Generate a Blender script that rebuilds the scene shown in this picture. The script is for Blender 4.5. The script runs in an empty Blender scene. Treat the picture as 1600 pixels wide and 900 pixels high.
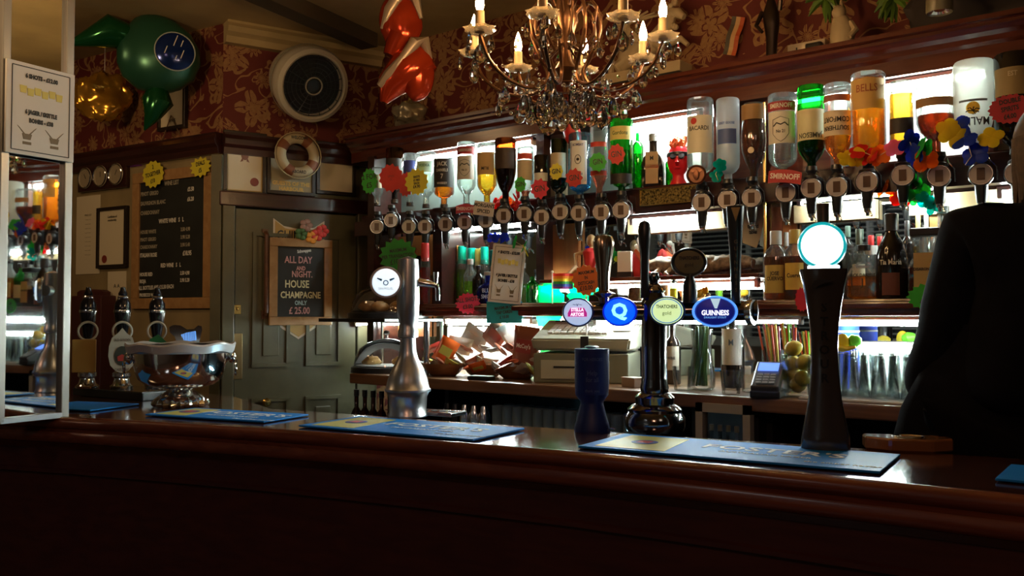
import bpy, bmesh, math, random
from mathutils import Vector, Matrix, noise
random.seed(7)
PI=math.pi
SC=bpy.context.scene; COL=SC.collection
# ---------------- camera, world, lights, exposure ----------------
ZE=1.36; F=1400.0; YAW=math.radians(38.8); PIT=math.atan(44/1400.0)
cd=bpy.data.cameras.new('camera'); cam=bpy.data.objects.new('camera',cd); COL.objects.link(cam)
cam.location=(0,0,ZE); cam.rotation_euler=(PI/2+PIT,0,YAW)
cd.sensor_width=36; cd.lens=36*F/1600; cd.clip_start=.02; SC.camera=cam
FW=Vector((-math.sin(YAW)*math.cos(PIT),math.cos(YAW)*math.cos(PIT),math.sin(PIT)))
RT=Vector((math.cos(YAW),math.sin(YAW),0)); UP=RT.cross(FW)
SC.view_settings.view_transform='Standard'; SC.view_settings.look='None'
SC.view_settings.gamma=1; SC.view_settings.use_curve_mapping=False
SC.view_settings.exposure=0.7
SC.cycles.sample_clamp_indirect=3.0; SC.cycles.transparent_max_bounces=28; SC.cycles.max_bounces=9
SC.cycles.caustics_reflective=False; SC.cycles.caustics_refractive=False
w=bpy.data.worlds.new('world'); SC.world=w; w.use_nodes=True
w.node_tree.nodes['Background'].inputs[0].default_value=(.5,.4,.3,1); w.node_tree.nodes['Background'].inputs[1].default_value=.002
def area(loc,tgt,sx,sy,pw,col,name='unseen_light'):
    l=bpy.data.lights.new(name,'AREA'); l.shape='RECTANGLE'; l.size=sx; l.size_y=sy; l.energy=pw; l.color=col
    o=bpy.data.objects.new(name,l); COL.objects.link(o); o.location=loc
    o.rotation_euler=(Vector(tgt)-Vector(loc)).to_track_quat('-Z','Y').to_euler(); return o
LW=(1,.62,.3)
sl_=bpy.data.lights.new('wall_fill_spot','SPOT'); sl_.energy=34; sl_.color=LW; sl_.spot_size=math.radians(62); sl_.spot_blend=.9; sl_.shadow_soft_size=.15  # added spot that lifts the upper left wall and ceiling
so_=bpy.data.objects.new('wall_fill_spot',sl_); COL.objects.link(so_); so_.location=(-2.5,.2,2.2); so_.rotation_euler=(Vector((-3.9,2.45,2.35))-Vector((-2.5,.2,2.2))).to_track_quat('-Z','Y').to_euler()
           # unseen room lights: one warm lamp on the left, the rest added fill
area((-4.3,.9,2.74),(-4.2,1.5,0),.3,.3,2.6,LW)
area((.4,-1.0,2.74),(-.9,1.7,.8),.4,.4,7,(1,.5,.3))  # added fill for the dark bar front
area((.9,.6,2.5),(-.6,3.1,1.2),.4,.4,.8,(1,.8,.6))  # added weak frontal fill towards the back bar
area((-1.6,-1.2,2.74),(-1.9,-1.8,1.3),.5,.3,8,(.9,.95,1))  # added to light the window blind seen in the mirror
# ---------------- photograph measurements -> points in the room ----------------
def ray(px,py): return FW+RT*((px-800)/F)+UP*((450-py)/F)
def P(px,py,Y=None,z=None,pl=None):
    d=ray(px,py); c=Vector((0,0,ZE))
    if Y is not None: t=Y/d.y
    elif z is not None: t=(z-ZE)/d.z
    else:
        q,n=pl; t=(q-c).dot(n)/d.dot(n)
    return c+d*t
def ppm(px,Y): return F/(Y/ray(px,450).y)
def face(p): return math.atan2(-p[0],p[1])
# ---------------- materials ----------------
MATS={}
def nt(name):
    m=bpy.data.materials.new(name); m.use_nodes=True; return m,m.node_tree.nodes,m.node_tree.links
def mat(name,col,r=.5,me=0,em=None,es=1,sub=None,spec=None,coat=0,nz=0,sc=30,col2=None):
    if name in MATS: return MATS[name]
    m,n,l=nt(name); b=n['Principled BSDF']
    b.inputs['Base Color'].default_value=(*col,1); b.inputs['Roughness'].default_value=r; b.inputs['Metallic'].default_value=me
    if em is not None: b.inputs['Emission Color'].default_value=(*em,1); b.inputs['Emission Strength'].default_value=es
    if spec is not None: b.inputs['Specular IOR Level'].default_value=spec
    if coat: b.inputs['Coat Weight'].default_value=coat; b.inputs['Coat Roughness'].default_value=.06
    if nz:
        tc=n.new('ShaderNodeTexCoord'); t=n.new('ShaderNodeTexNoise'); t.inputs['Scale'].default_value=sc; t.inputs['Detail'].default_value=4
        l.new(tc.outputs['Object'],t.inputs['Vector'])
        x=n.new('ShaderNodeMix'); x.data_type='RGBA'; x.inputs[6].default_value=(*col,1)
        c2=col2 or tuple(c*(1-nz) for c in col); x.inputs[7].default_value=(*c2,1)
        rp=n.new('ShaderNodeMapRange'); rp.inputs[1].default_value=.35; rp.inputs[2].default_value=.65
        l.new(t.outputs[0],rp.inputs[0]); l.new(rp.outputs[0],x.inputs[0]); l.new(x.outputs[2],b.inputs['Base Color'])
    MATS[name]=m; return m
def glass(name,tint,gl=.25,rough=.04,dif=0):
    if name in MATS: return MATS[name]
    m,n,l=nt(name); n.remove(n['Principled BSDF']); o=n['Material Output']
    t=n.new('ShaderNodeBsdfTransparent'); t.inputs[0].default_value=(*tint,1)
    g=n.new('ShaderNodeBsdfGlossy'); g.inputs['Roughness'].default_value=rough
    lw=n.new('ShaderNodeLayerWeight'); lw.inputs[0].default_value=.35
    mp=n.new('ShaderNodeMapRange'); mp.inputs[3].default_value=.03; mp.inputs[4].default_value=gl*3
    l.new(lw.outputs['Fresnel'],mp.inputs[0])
    x=n.new('ShaderNodeMixShader'); l.new(mp.outputs[0],x.inputs[0]); l.new(t.outputs[0],x.inputs[1]); l.new(g.outputs[0],x.inputs[2])
    last=x
    if dif:
        d=n.new('ShaderNodeBsdfDiffuse'); d.inputs[0].default_value=(*tint,1); tr=n.new('ShaderNodeBsdfTranslucent'); tr.inputs[0].default_value=(*tint,1)
        y=n.new('ShaderNodeMixShader'); y.inputs[0].default_value=.5; l.new(d.outputs[0],y.inputs[1]); l.new(tr.outputs[0],y.inputs[2])
        z=n.new('ShaderNodeMixShader'); z.inputs[0].default_value=dif; l.new(x.outputs[0],z.inputs[1]); l.new(y.outputs[0],z.inputs[2]); last=z
    l.new(last.outputs[0],o.inputs[0]); MATS[name]=m; return m
def wood(name,c1,c2,r=.3,sc=(1,12,12),coat=.3):
    if name in MATS: return MATS[name]
    m,n,l=nt(name); b=n['Principled BSDF']; b.inputs['Roughness'].default_value=r; b.inputs['Coat Weight'].default_value=coat; b.inputs['Coat Roughness'].default_value=.12
    tc=n.new('ShaderNodeTexCoord'); mp=n.new('ShaderNodeMapping'); mp.inputs['Scale'].default_value=sc
    t=n.new('ShaderNodeTexNoise'); t.inputs['Scale'].default_value=3; t.inputs['Detail'].default_value=6; t.inputs['Distortion'].default_value=.6
    x=n.new('ShaderNodeMix'); x.data_type='RGBA'; x.inputs[6].default_value=(*c1,1); x.inputs[7].default_value=(*c2,1)
    rp=n.new('ShaderNodeMapRange'); rp.inputs[1].default_value=.35; rp.inputs[2].default_value=.65
    l.new(tc.outputs['Object'],mp.inputs[0]); l.new(mp.outputs[0],t.inputs['Vector']); l.new(t.outputs[0],rp.inputs[0]); l.new(rp.outputs[0],x.inputs[0]); l.new(x.outputs[2],b.inputs['Base Color'])
    MATS[name]=m; return m
def paper_mat():
    m,n,l=nt('floral_wallpaper'); b=n['Principled BSDF']; b.inputs['Roughness'].default_value=.75
    def M(op,a,bb=None,c=None):
        x=n.new('ShaderNodeMath'); x.operation=op
        for i,v in enumerate((a,bb,c)):
            if v is None: continue
            if isinstance(v,(int,float)): x.inputs[i].default_value=v
            else: l.new(v,x.inputs[i])
        return x.outputs[0]
    tc=n.new('ShaderNodeTexCoord'); sp=n.new('ShaderNodeSeparateXYZ'); l.new(tc.outputs['Object'],sp.inputs[0])
    cb=n.new('ShaderNodeCombineXYZ'); l.new(sp.outputs[0],cb.inputs[0]); l.new(sp.outputs[2],cb.inputs[1])
    ns=n.new('ShaderNodeTexNoise'); ns.inputs['Scale'].default_value=9; ns.inputs['Detail'].default_value=3; l.new(cb.outputs[0],ns.inputs['Vector'])
    va=n.new('ShaderNodeVectorMath'); va.operation='MULTIPLY_ADD'; l.new(ns.outputs['Color'],va.inputs[0]); va.inputs[1].default_value=(.05,.05,0); l.new(cb.outputs[0],va.inputs[2])
    def flower(scale,off,np,base,amp):
        ad=n.new('ShaderNodeVectorMath'); ad.operation='ADD'; l.new(va.outputs[0],ad.inputs[0]); ad.inputs[1].default_value=(off,off*.7,0)
        v=n.new('ShaderNodeTexVoronoi'); v.voronoi_dimensions='2D'; v.inputs['Scale'].default_value=scale; v.inputs['Randomness'].default_value=.75; l.new(ad.outputs[0],v.inputs['Vector'])
        sb=n.new('ShaderNodeVectorMath'); sb.operation='SUBTRACT'; l.new(ad.outputs[0],sb.inputs[0]); l.new(v.outputs['Position'],sb.inputs[1])
        s2=n.new('ShaderNodeSeparateXYZ'); l.new(sb.outputs[0],s2.inputs[0])
        an=M('ARCTAN2',s2.outputs[1],s2.outputs[0]); r=M('MULTIPLY',v.outputs['Distance'],1.0)
        pet=M('ABSOLUTE',M('SINE',M('MULTIPLY',an,np/2)))
        edge=M('ADD',M('MULTIPLY',pet,amp),base)
        q=M('DIVIDE',r,edge)
        inn=M('LESS_THAN',q,1.0)
        ring=M('GREATER_THAN',M('ABSOLUTE',M('SUBTRACT',q,.45)),.06)
        vein=M('GREATER_THAN',M('ABSOLUTE',M('SINE',M('MULTIPLY',an,np))),.2)
        return M('MULTIPLY',M('MULTIPLY',inn,ring),M('MAXIMUM',vein,M('LESS_THAN',q,.4)))
    f1=flower(4.2,0,5,.17,.22); f2=flower(7,3.3,9,.08,.24); 
    n2=n.new('ShaderNodeTexNoise'); n2.inputs['Scale'].default_value=6.5; n2.inputs['Detail'].default_value=1; n2.inputs['Distortion'].default_value=1.2; l.new(cb.outputs[0],n2.inputs['Vector'])
    sc=M('LESS_THAN',M('ABSOLUTE',M('SUBTRACT',n2.outputs[0],.5)),.022)
    allm=M('MAXIMUM',M('MAXIMUM',f1,f2),sc)
    n3=n.new('ShaderNodeTexNoise'); n3.inputs['Scale'].default_value=60; l.new(cb.outputs[0],n3.inputs['Vector'])
    allm=M('MULTIPLY',allm,M('ADD',M('MULTIPLY',n3.outputs[0],.9),.45))
    x=n.new('ShaderNodeMix'); x.data_type='RGBA'; x.inputs[6].default_value=(.105,.012,.008,1); x.inputs[7].default_value=(.29,.155,.062,1)
    l.new(allm,x.inputs[0]); l.new(x.outputs[2],b.inputs['Base Color']); return m
M_PAPER=paper_mat()
M_CEIL=mat('cream_ceiling_paint',(.46,.35,.17),.8,nz=.25,sc=3)
M_WALL=mat('yellowed_wall_paint',(.30,.23,.115),.7,nz=.3,sc=5)
M_DOOR=mat('olive_door_paint',(.095,.088,.045),.4,nz=.25,sc=8)
M_MAH=wood('mahogany',(.055,.010,.006),(.10,.020,.009),.25)
M_DMAH=wood('dark_mahogany',(.022,.005,.004),(.042,.010,.007),.3)
M_BARTOP=wood('polished_bar_top',(.05,.016,.010),(.09,.030,.017),.1,coat=.8)
M_CTR=wood('counter_oak',(.13,.06,.025),(.22,.11,.05),.35)
M_PANEL=wood('orange_wood_panel',(.33,.11,.03),(.42,.15,.045),.35,(12,12,1))
M_OAKF=wood('light_wood_frame',(.30,.16,.06),(.38,.22,.09),.5,(8,8,8))
M_BLACKP=mat('black_plastic',(.012,.012,.013),.3)
M_BLK=mat('matt_black',(.008,.008,.008),.7)
M_CHR=mat('chrome',(.75,.76,.78),.12,1)
M_STEEL=mat('brushed_steel',(.55,.56,.58),.3,1)
M_DCHR=mat('dark_chrome',(.22,.21,.21),.12,1)
M_SILV=mat('polished_silver',(.8,.78,.74),.09,1)
M_BRASS=mat('brass',(.75,.5,.15),.25,1)
M_MIR=mat('mirror_silvering',(.82,.86,.84),.02,1)
M_WHITE=mat('white_plastic',(.8,.8,.78),.4)
M_PAPERW=mat('white_paper',(.72,.70,.66),.7)
M_CREAM=mat('cream_paper',(.62,.55,.40),.7)
M_INK=mat('black_ink',(.01,.01,.01),.6)
M_SLATE=mat('chalkboard_slate',(.012,.014,.013),.6,nz=.4,sc=9)
M_GL=glass('clear_glass',(.96,.98,.97)); M_GLD=glass('clear_perspex',(.93,.94,.93),.3)
M_TUBE=mat('fluorescent_tube',(1,1,1),.5,em=(.86,1,.95),es=120)
M_WP=mat('grey_green_back_panel',(.16,.20,.18),.25)
def colm(name,c,r=.55,**k): return mat(name,c,r,**k)
# ---------------- mesh helpers ----------------
class B:
    def __init__(s): s.b=bmesh.new()
    def box(s,c,d,rz=0,m=None,bev=0):
        r=bmesh.ops.create_cube(s.b,size=1); T=Matrix.Translation(c)@(m or Matrix.Rotation(rz,4,'Z'))@Matrix.Diagonal((*d,1))
        bmesh.ops.transform(s.b,matrix=T,verts=r['verts'])
        if bev:
            es=list({e for v in r['verts'] for e in v.link_edges}); bmesh.ops.bevel(s.b,geom=es,offset=bev,segments=2,affect='EDGES',profile=.6)
        return s
    def lathe(s,prof,seg=24,c=(0,0,0),M=None,a0=0,sx=1,sy=1,rip=0,nr=0):
        M=M or Matrix(); rings=[]
        for r,z in prof:
            if r<1e-6: rings.append([s.b.verts.new(M@Vector((c[0],c[1],c[2]+z)))])
            else:
                rr=[]
                for i in range(seg):
                    a=a0+2*PI*i/seg; q=r*(1+rip*math.cos(nr*a)); rr.append(s.b.verts.new(M@Vector((c[0]+q*math.cos(a)*sx,c[1]+q*math.sin(a)*sy,c[2]+z))))
                rings.append(rr)
        for A,C in zip(rings,rings[1:]):
            if len(A)==1 and len(C)==1: continue
            for i in range(seg):
                j=(i+1)%seg
                if len(A)==1: s.b.faces.new((A[0],C[j],C[i]))
                elif len(C)==1: s.b.faces.new((A[i],A[j],C[0]))
                else: s.b.faces.new((A[i],A[j],C[j],C[i]))
        return s
    def tube(s,pts,r,seg=8,cap=True,close=False):
        pts=[Vector(p) for p in pts]; n=len(pts); R=[r]*n if isinstance(r,(int,float)) else list(r); rings=[]
        up=None
        for i,p in enumerate(pts):
            if close: t=(pts[(i+1)%n]-pts[i-1])
            else: t=(pts[min(i+1,n-1)]-pts[max(i-1,0)])
            if t.length<1e-9: t=Vector((0,0,1))
            t.normalize()
            if up is None:
                up=Vector((0,0,1)) if abs(t.z)<.9 else Vector((1,0,0))
            u=t.cross(up)
            if u.length<1e-5: u=t.orthogonal()
            u.normalize(); v=u.cross(t).normalized(); up=v
            rings.append([s.b.verts.new(p+(u*math.cos(2*PI*k/seg)+v*math.sin(2*PI*k/seg))*R[i]) for k in range(seg)])
        prs=list(zip(rings,rings[1:]))
        if close: prs.append((rings[-1],rings[0]))
        for A,C in prs:
            for k in range(seg):
                j=(k+1)%seg; s.b.faces.new((A[k],A[j],C[j],C[k]))
        if cap and not close: s.b.faces.new(rings[0][::-1]); s.b.faces.new(rings[-1])
        return s
    def sph(s,c,r,u=16,v=10,M=None):
        if isinstance(r,(int,float)): r=(r,r,r)
        q=bmesh.ops.create_uvsphere(s.b,u_segments=u,v_segments=v,radius=1)
        bmesh.ops.transform(s.b,matrix=Matrix.Translation(c)@(M or Matrix())@Matrix.Diagonal((*r,1)),verts=q['verts']); s.last=q['verts']; return s
    def prism(s,pts,y0,y1,M=None):          # polygon in local XZ, extruded in Y
        M=M or Matrix()
        a=[s.b.verts.new(M@Vector((x,y0,z))) for x,z in pts]; c=[s.b.verts.new(M@Vector((x,y1,z))) for x,z in pts]
        s.b.faces.new(a); s.b.faces.new(c[::-1])
        for i in range(len(pts)):
            j=(i+1)%len(pts); s.b.faces.new((a[j],a[i],c[i],c[j]))
        return s
    def hprism(s,pts,z0,z1):                # polygon in XY, extruded in Z
        a=[s.b.verts.new((x,y,z0)) for x,y in pts]; c=[s.b.verts.new((x,y,z1)) for x,y in pts]
        s.b.faces.new(a[::-1]); s.b.faces.new(c)
        for i in range(len(pts)):
            j=(i+1)%len(pts); s.b.faces.new((a[i],a[j],c[j],c[i]))
        return s
    def patch(s,r,z0,z1,a,seg=10,th0=-PI/2,sc=(1,1)):       # curved label facing -Y
        V=[[s.b.verts.new((r*math.cos(th0-a+2*a*i/seg),r*math.sin(th0-a+2*a*i/seg),z)) for i in range(seg+1)] for z in (z0,z1)]
        for i in range(seg): s.b.faces.new((V[0][i],V[0][i+1],V[1][i+1],V[1][i]))
        return s
    def noise(s,amp,sc):
        s.b.normal_update()
        for v in s.b.verts: v.co+=v.normal*amp*noise.noise(v.co*sc)
        return s
    def mesh(s,name,m,parent=None,smooth=False,loc=None,rz=0,tag=None,rot=None):
        bmesh.ops.recalc_face_normals(s.b,faces=s.b.faces)
        me=bpy.data.meshes.new(name); s.b.to_mesh(me); s.b.free()
        if isinstance(m,(list,tuple)):
            for x in m: me.materials.append(x)
        elif m: me.materials.append(m)
        if smooth:
            me.polygons.foreach_set('use_smooth',[True]*len(me.polygons))
            try: me.set_sharp_from_angle(angle=math.radians(42))
            except Exception: pass
        return link(name,me,parent,loc,rz,tag,rot)
def link(name,me,parent=None,loc=None,rz=0,tag=None,rot=None):
    o=bpy.data.objects.new(name,me); COL.objects.link(o); o.parent=parent
    if loc is not None: o.location=loc
    if rot is not None: o.rotation_euler=rot
    elif rz: o.rotation_euler=(0,0,rz)
    if tag:
        if tag.get('kind') is None or 'label' in tag:
            pass
        for k,v in tag.items():
            if v is not None: o[k]=v
    return o
def T(label,cat,group=None,kind=None): return dict(label=label,category=cat,group=group,kind=kind)
ST=dict(kind='structure')
def E(name,label,cat,loc=(0,0,0),rz=0,group=None,rot=None): return link(name,None,None,loc,rz,T(label,cat,group),rot)
def tree(o,parent=None,loc=None,rz=None,label=None,group=None):
    c=o.copy(); COL.objects.link(c); c.parent=parent
    if loc is not None: c.location=loc
    if rz is not None: c.rotation_euler=(0,0,rz)
    if label: c['label']=label
    if group: c['group']=group
    for ch in list(o.children): tree(ch,c)
    return c
def textmesh(s,size,align='CENTER',ext=.0002,sx=1,bold=0,sp=1):
    cu=bpy.data.curves.new('lettering','FONT'); cu.body=s; cu.size=size; cu.align_x=align; cu.align_y='CENTER'; cu.extrude=ext; cu.resolution_u=2; cu.offset=bold; cu.space_line=sp
    o=bpy.data.objects.new('lettering',cu); COL.objects.link(o); dg=bpy.context.evaluated_depsgraph_get()
    me=bpy.data.meshes.new_from_object(o.evaluated_get(dg)); bpy.data.objects.remove(o); bpy.data.curves.remove(cu)
    for v in me.vertices: v.co.x*=sx
    return me
def text(parent,s,size,x,z,y,m,align='CENTER',roll=0,wrap=0,sx=1,bold=0,name='lettering',flip=False,sp=1,jit=0):
    me=textmesh(s,size,align,sx=sx,bold=bold,sp=sp); me.materials.clear(); me.materials.append(m)
    cr,sr=math.cos(roll+(PI if flip else 0)),math.sin(roll+(PI if flip else 0))
    for v in me.vertices:
        a,b,e=v.co; X=x+a*cr-b*sr; Z=z+a*sr+b*cr
        if wrap: th=-PI/2+X/wrap; R=wrap+abs(y)+e; v.co=(R*math.cos(th),R*math.sin(th),Z)
        else: v.co=(X,y-e,Z)
    return link(name,me,parent)
def rect(x0,y0,x1,y1,pl,off=0):              # a photographed rectangle on a wall plane -> centre, width, height, turn
    q,n=pl; q=q+n*off; xc,yc=(x0+x1)/2,(y0+y1)/2
    a=P(x0,yc,pl=(q,n)); b=P(x1,yc,pl=(q,n)); t=P(xc,y0,pl=(q,n)); u=P(xc,y1,pl=(q,n)); c=P(xc,yc,pl=(q,n))
    return c,(b-a).length,abs(t.z-u.z),math.atan2(n.x,-n.y)
def plane(p,n): return (Vector((p[0],p[1],0)),Vector((n[0],n[1],0)).normalized())
BACK=plane((0,3.2),(0,-1))
C0=Vector((-3.79,2.48,0)); CB=Vector((-3.53,3.25,0)); CL=Vector((-4.94,2.33,0))
dv=(CB-C0).normalized(); DOORW=plane(C0,(dv.y,-dv.x)); dl=(C0-CL).normalized(); LEFTW=plane(C0,(dl.y,-dl.x))
def YP(Y): return plane((0,Y),(0,-1))
ZC=ZE+1.42; ZB=ZE-.31; ZK=ZE-.25; ZF=.18
# ================= THE SETTING =================
def wallpoly(name,a,b,z0,z1,m,th=.08,tag=ST):
    a=Vector(a);b=Vector(b); d=(b-a); L=d.length; rz=math.atan2(d.y,d.x); bb=B(); bb.box((L/2,th/2,(z0+z1)/2),(L,th,z1-z0)); return bb.mesh(name,m,None,loc=(a.x,a.y,0),rz=rz,tag=tag)
ZR=ZE+.874
wallpoly('wall_back',CB.xy,(2.6,3.25),0,ZC,M_PAPER)
wallpoly('wall_door_side',C0.xy,CB.xy,ZR-.06,ZC,M_PAPER)
wallpoly('wall_door_side',C0.xy,CB.xy,0,ZR-.06,M_DOOR)
CLL=CL+(CL-C0)*.9
wallpoly('wall_left',CLL.xy,C0.xy,ZR,ZC,M_PAPER,th=.3)
wallpoly('wall_left',CLL.xy,C0.xy,0,ZR,M_WALL,th=.3)
wallpoly('wall_far_left',(CLL.x,-3),CLL.xy,0,ZC,M_WALL)
wallpoly('wall_front',(2.6,-2.2),(-6.2,-2.2),0,ZC,mat('dark_room_paint',(.10,.06,.04),.7))
wallpoly('wall_right',(2.6,3.3),(2.6,-2.3),0,ZC,mat('dark_room_paint',(.1,.06,.04)))
B().box((-1.9,.5,ZC+.05),(9.4,5.8,.1)).mesh('ceiling',M_CEIL,tag=ST)
B().box((-1.9,.5,-.05),(9.4,5.8,.1)).mesh('floor',wood('floor_boards',(.06,.03,.018),(.09,.05,.03),.4,(1,8,8)),tag=ST)
# raised duckboard floor behind the bar
B().box((-.75,2.66,.09),(4.8,1.1,.18)).mesh('floor_platform',M_BLK,tag=ST)
# picture rail and coving along the left walls
def railseg(name,a,b,z,h,d,m):
    a=Vector(a);b=Vector(b); L=(b-a).length; bb=B(); bb.prism([(0,0)],0,0) if 0 else None
    prof=[(0,0),(-d*.5,0),(-d*.6,h*.3),(-d*.9,h*.45),(-d,h*.7),(-d*.85,h*.9),(-d*.9,h),(0,h)]
    v=[[bb.b.verts.new((x,p,q)) for p,q in prof] for x in (0,L)]
    for i in range(len(prof)):
        j=(i+1)%len(prof); bb.b.faces.new((v[0][i],v[0][j],v[1][j],v[1][i]))
    bb.b.faces.new(v[0][::-1]); bb.b.faces.new(v[1])
    return bb.mesh(name,m,loc=(a.x,a.y,z),rz=math.atan2((b-a).y,(b-a).x),tag=ST)
railseg('trim_1',CLL.xy,C0.xy,ZR-.09,.10,.05,M_DMAH)
railseg('trim_2',C0.xy,CB.xy,ZR-.09,.10,.05,M_DMAH)
railseg('trim_3',C0.xy,CB.xy,ZC-.1,.1,.09,M_CEIL)
# boxed beam and panelled ceiling section
a=P(482,2,z=ZC); b=P(590,52,z=ZC)
pd=(b-a).normalized(); bb=B(); L=1.9; bb.box((L/2-.1,.05,-.035),(L,.10,.07)); bb.mesh('ceiling_beam',mat('dark_ceiling_strip',(.07,.05,.028),.7),loc=(b.x+pd.x*.0-pd.x*L+.1*pd.x,b.y-pd.y*L+.1*pd.y,ZC),rz=math.atan2(pd.y,pd.x),tag=ST)
# corner post of the left wall
B().box((0,0,ZR/2-.05),(.05,.05,ZR-.1)).mesh('trim_4',M_DOOR,loc=(C0.x+.0,C0.y-.02,0),rz=.6,tag=ST)
# window behind the camera with its blind (seen in the bar mirror)
wn=B()
for x in (-4.9,-.3): wn.box((x,-2.16,1.75),(.08,.06,1.3))
for z in (1.1,2.4): wn.box((-2.6,-2.16,z),(4.68,.06,.08))
for x in (-3.8,-2.6,-1.5): wn.box((x,-2.16,1.75),(.04,.05,1.3))
wn.mesh('window_1',mat('window_frame_paint',(.3,.3,.28),.5),tag=ST)
B().box((-2.6,-2.185,1.75),(4.6,.01,1.3)).mesh('window_1_pane',mat('night_pane',(.01,.012,.015),.1),tag=ST)
bl=E('venetian_blind','grey slatted blind at the window behind the room, seen in the bar mirror','blind',(-2.6,-2.08,1.12))
bb=B()
for i in range(26): bb.box((0,0,.03+i*.049),(4.5,.028,.004),m=Matrix.Rotation(.35,4,'X'))
bb.mesh('slats',mat('blind_slat',(.45,.47,.46),.5),bl)
bb=B()
for x in (-1.9,-.95,0,.95,1.9): bb.box((x,0,.64),(.02,.03,1.28))
bb.mesh('ladder_tape',mat('blind_tape',(.3,.3,.3),.6),bl)
# ---------------- door ----------------
D0=rect(352,310,562,640,DOORW)
rzD=math.atan2(DOORW[1].x,-DOORW[1].y)
def onD(px,py,off=0): q,n=DOORW; return P(px,py,pl=(q+n*off,n))
dA=onD(366,315,.0); dB=onD(553,315,.0); dtop=ZE+.52
W=(Vector(dB.xy)-Vector(dA.xy)).length
o=B(); o.box((W/2,-.015,dtop/2),(W,.03,dtop))
for x0,x1,z0,z1 in ((.09,W/2-.05,.2,.95),(W/2+.05,W-.09,.2,.95),(.09,W/2-.05,1.12,dtop-.12),(W/2+.05,W-.09,1.12,dtop-.12)):
    for cx,cz,sx,sz in (((x0+x1)/2,z0,x1-x0+.02,.018),((x0+x1)/2,z1,x1-x0+.02,.018),(x0,(z0+z1)/2,.018,z1-z0),(x1,(z0+z1)/2,.018,z1-z0)):
        o.box((cx,-.036,cz),(sx,.014,sz))
    o.box(((x0+x1)/2,-.034,(z0+z1)/2),(x1-x0-.09,.008,z1-z0-.09),bev=.003)
door=o.mesh('door_1',M_DOOR,loc=(dA.x,dA.y,0),rz=rzD,tag=ST)
def dl_(px,py,off=.03):
    v=onD(px,py,off); r=v-Vector((dA.x,dA.y,0)); return (r.xy.dot(Vector((math.cos(rzD),math.sin(rzD)))), v.z)
for x in (-.035,W+.035): B().box((0,0,dtop/2+.02),(.06,.05,dtop+.06),bev=.006).mesh('door_frame',M_DOOR,door,loc=(x,-.02,0))
B().box((W/2,-.02,dtop+.045),(W+.16,.06,.07),bev=.006).mesh('door_frame',M_DMAH,door)
x,z=dl_(370,484); B().box((x,-.035,z),(.035,.008,.045),bev=.002).sph((x,-.042,z+.005),(.006,.004,.008),8,6).mesh('lock_plate',M_BRASS,door)['label']='brass lock plate'
x,z=dl_(370,557); B().box((x,-.034,z),(.05,.006,.22),bev=.002).mesh('push_plate',mat('worn_brass_plate',(.28,.2,.09),.35,.8),door)
x,z=dl_(413,628); B().lathe([(0,0),(.012,0),(.009,.02),(.02,.03),(.022,.04),(.014,.052),(0,.055)],14,M=Matrix.Rotation(PI/2,4,'X')).mesh('door_knob',M_BRASS,door,True,loc=(x,-.03,z))
x,z=dl_(413,428); h=B(); h.tube([(x,-.05,z-.2),(x,-.065,z-.19),(x,-.065,z+.19),(x,-.05,z+.2)],.011,8); h.box((x,-.036,z-.2),(.03,.012,.04)).box((x,-.036,z+.2),(.03,.012,.04))
h.mesh('pull_handle',wood('dark_handle_wood',(.08,.03,.015),(.12,.05,.02)),door,True)
# ================= BAR =================
FR=[(-3.5,1.02),(-2.78,1.285),(-2.42,1.40),(-2.07,1.50),(-1.63,1.60),(-1.2,1.68),(-.84,1.72),(-.48,1.745),(-.1,1.765),(.4,1.78),(1.4,1.79)]
BK=[(-3.5,2.04),(-3.0,2.03),(-2.75,1.93),(-2.52,1.84),(-1.81,1.95),(-1.05,2.09),(-.36,2.22),(.4,2.33),(1.4,2.40)]
bt=E('bar_counter','long dark polished wooden bar counter with moulded front edge','bar counter',(0,0,0))
B().hprism([(x,y) for x,y in FR]+[(x,y) for x,y in BK[::-1]],ZB-.035,ZB).mesh('counter_top',M_BARTOP,bt)
def sweep(prof,line,name,m,parent):
    bb=B(); rows=[]
    for i,(x,y) in enumerate(line):
        p0=Vector(line[max(i-1,0)]); p1=Vector(line[min(i+1,len(line)-1)]); t=(p1-p0).normalized(); n=Vector((t.y,-t.x))
        rows.append([bb.b.verts.new((x+n.x*o,y+n.y*o,ZB+z)) for o,z in prof])
    for A,C in zip(rows,rows[1:]):
        for k in range(len(prof)-1): bb.b.faces.new((A[k],A[k+1],C[k+1],C[k]))
    return bb.mesh(name,m,parent,True)
sweep([(-.012,.0005),(-.004,.0035),(.004,.003),(.014,-.003),(.019,-.014),(.016,-.024),(.006,-.031),(.001,-.034)],FR,'edge_moulding',wood('edge_mahogany',(.13,.03,.015),(.2,.055,.025),.25),bt)
sweep([(.001,-.034),(.006,-.038),(.016,-.041),(.022,-.052),(.02,-.066),(.01,-.076),(-.01,-.080),(-.03,-.084),(-.035,-.1)],FR,'edge_moulding',wood('edge_mahogany',(.13,.03,.015),(.2,.055,.025),.25),bt)
sweep([(-.035,-.095),(-.035,-.16),(-.028,-.165),(-.028,-.175),(-.045,-.18),(-.045,-.8),(-.03,-.81),(-.03,-ZB)],FR,'front_panel',wood('front_mahogany',(.05,.010,.010),(.075,.016,.012),.4),bt)
bb=B()
for A,C in zip(BK,BK[1:]):
    v=[bb.b.verts.new((A[0],A[1]-.02,ZF)),bb.b.verts.new((C[0],C[1]-.02,ZF)),bb.b.verts.new((C[0],C[1]-.02,ZB-.035)),bb.b.verts.new((A[0],A[1]-.02,ZB-.035))]; bb.b.faces.new(v)
bb.mesh('back_panel',M_BLK,bt)
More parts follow.
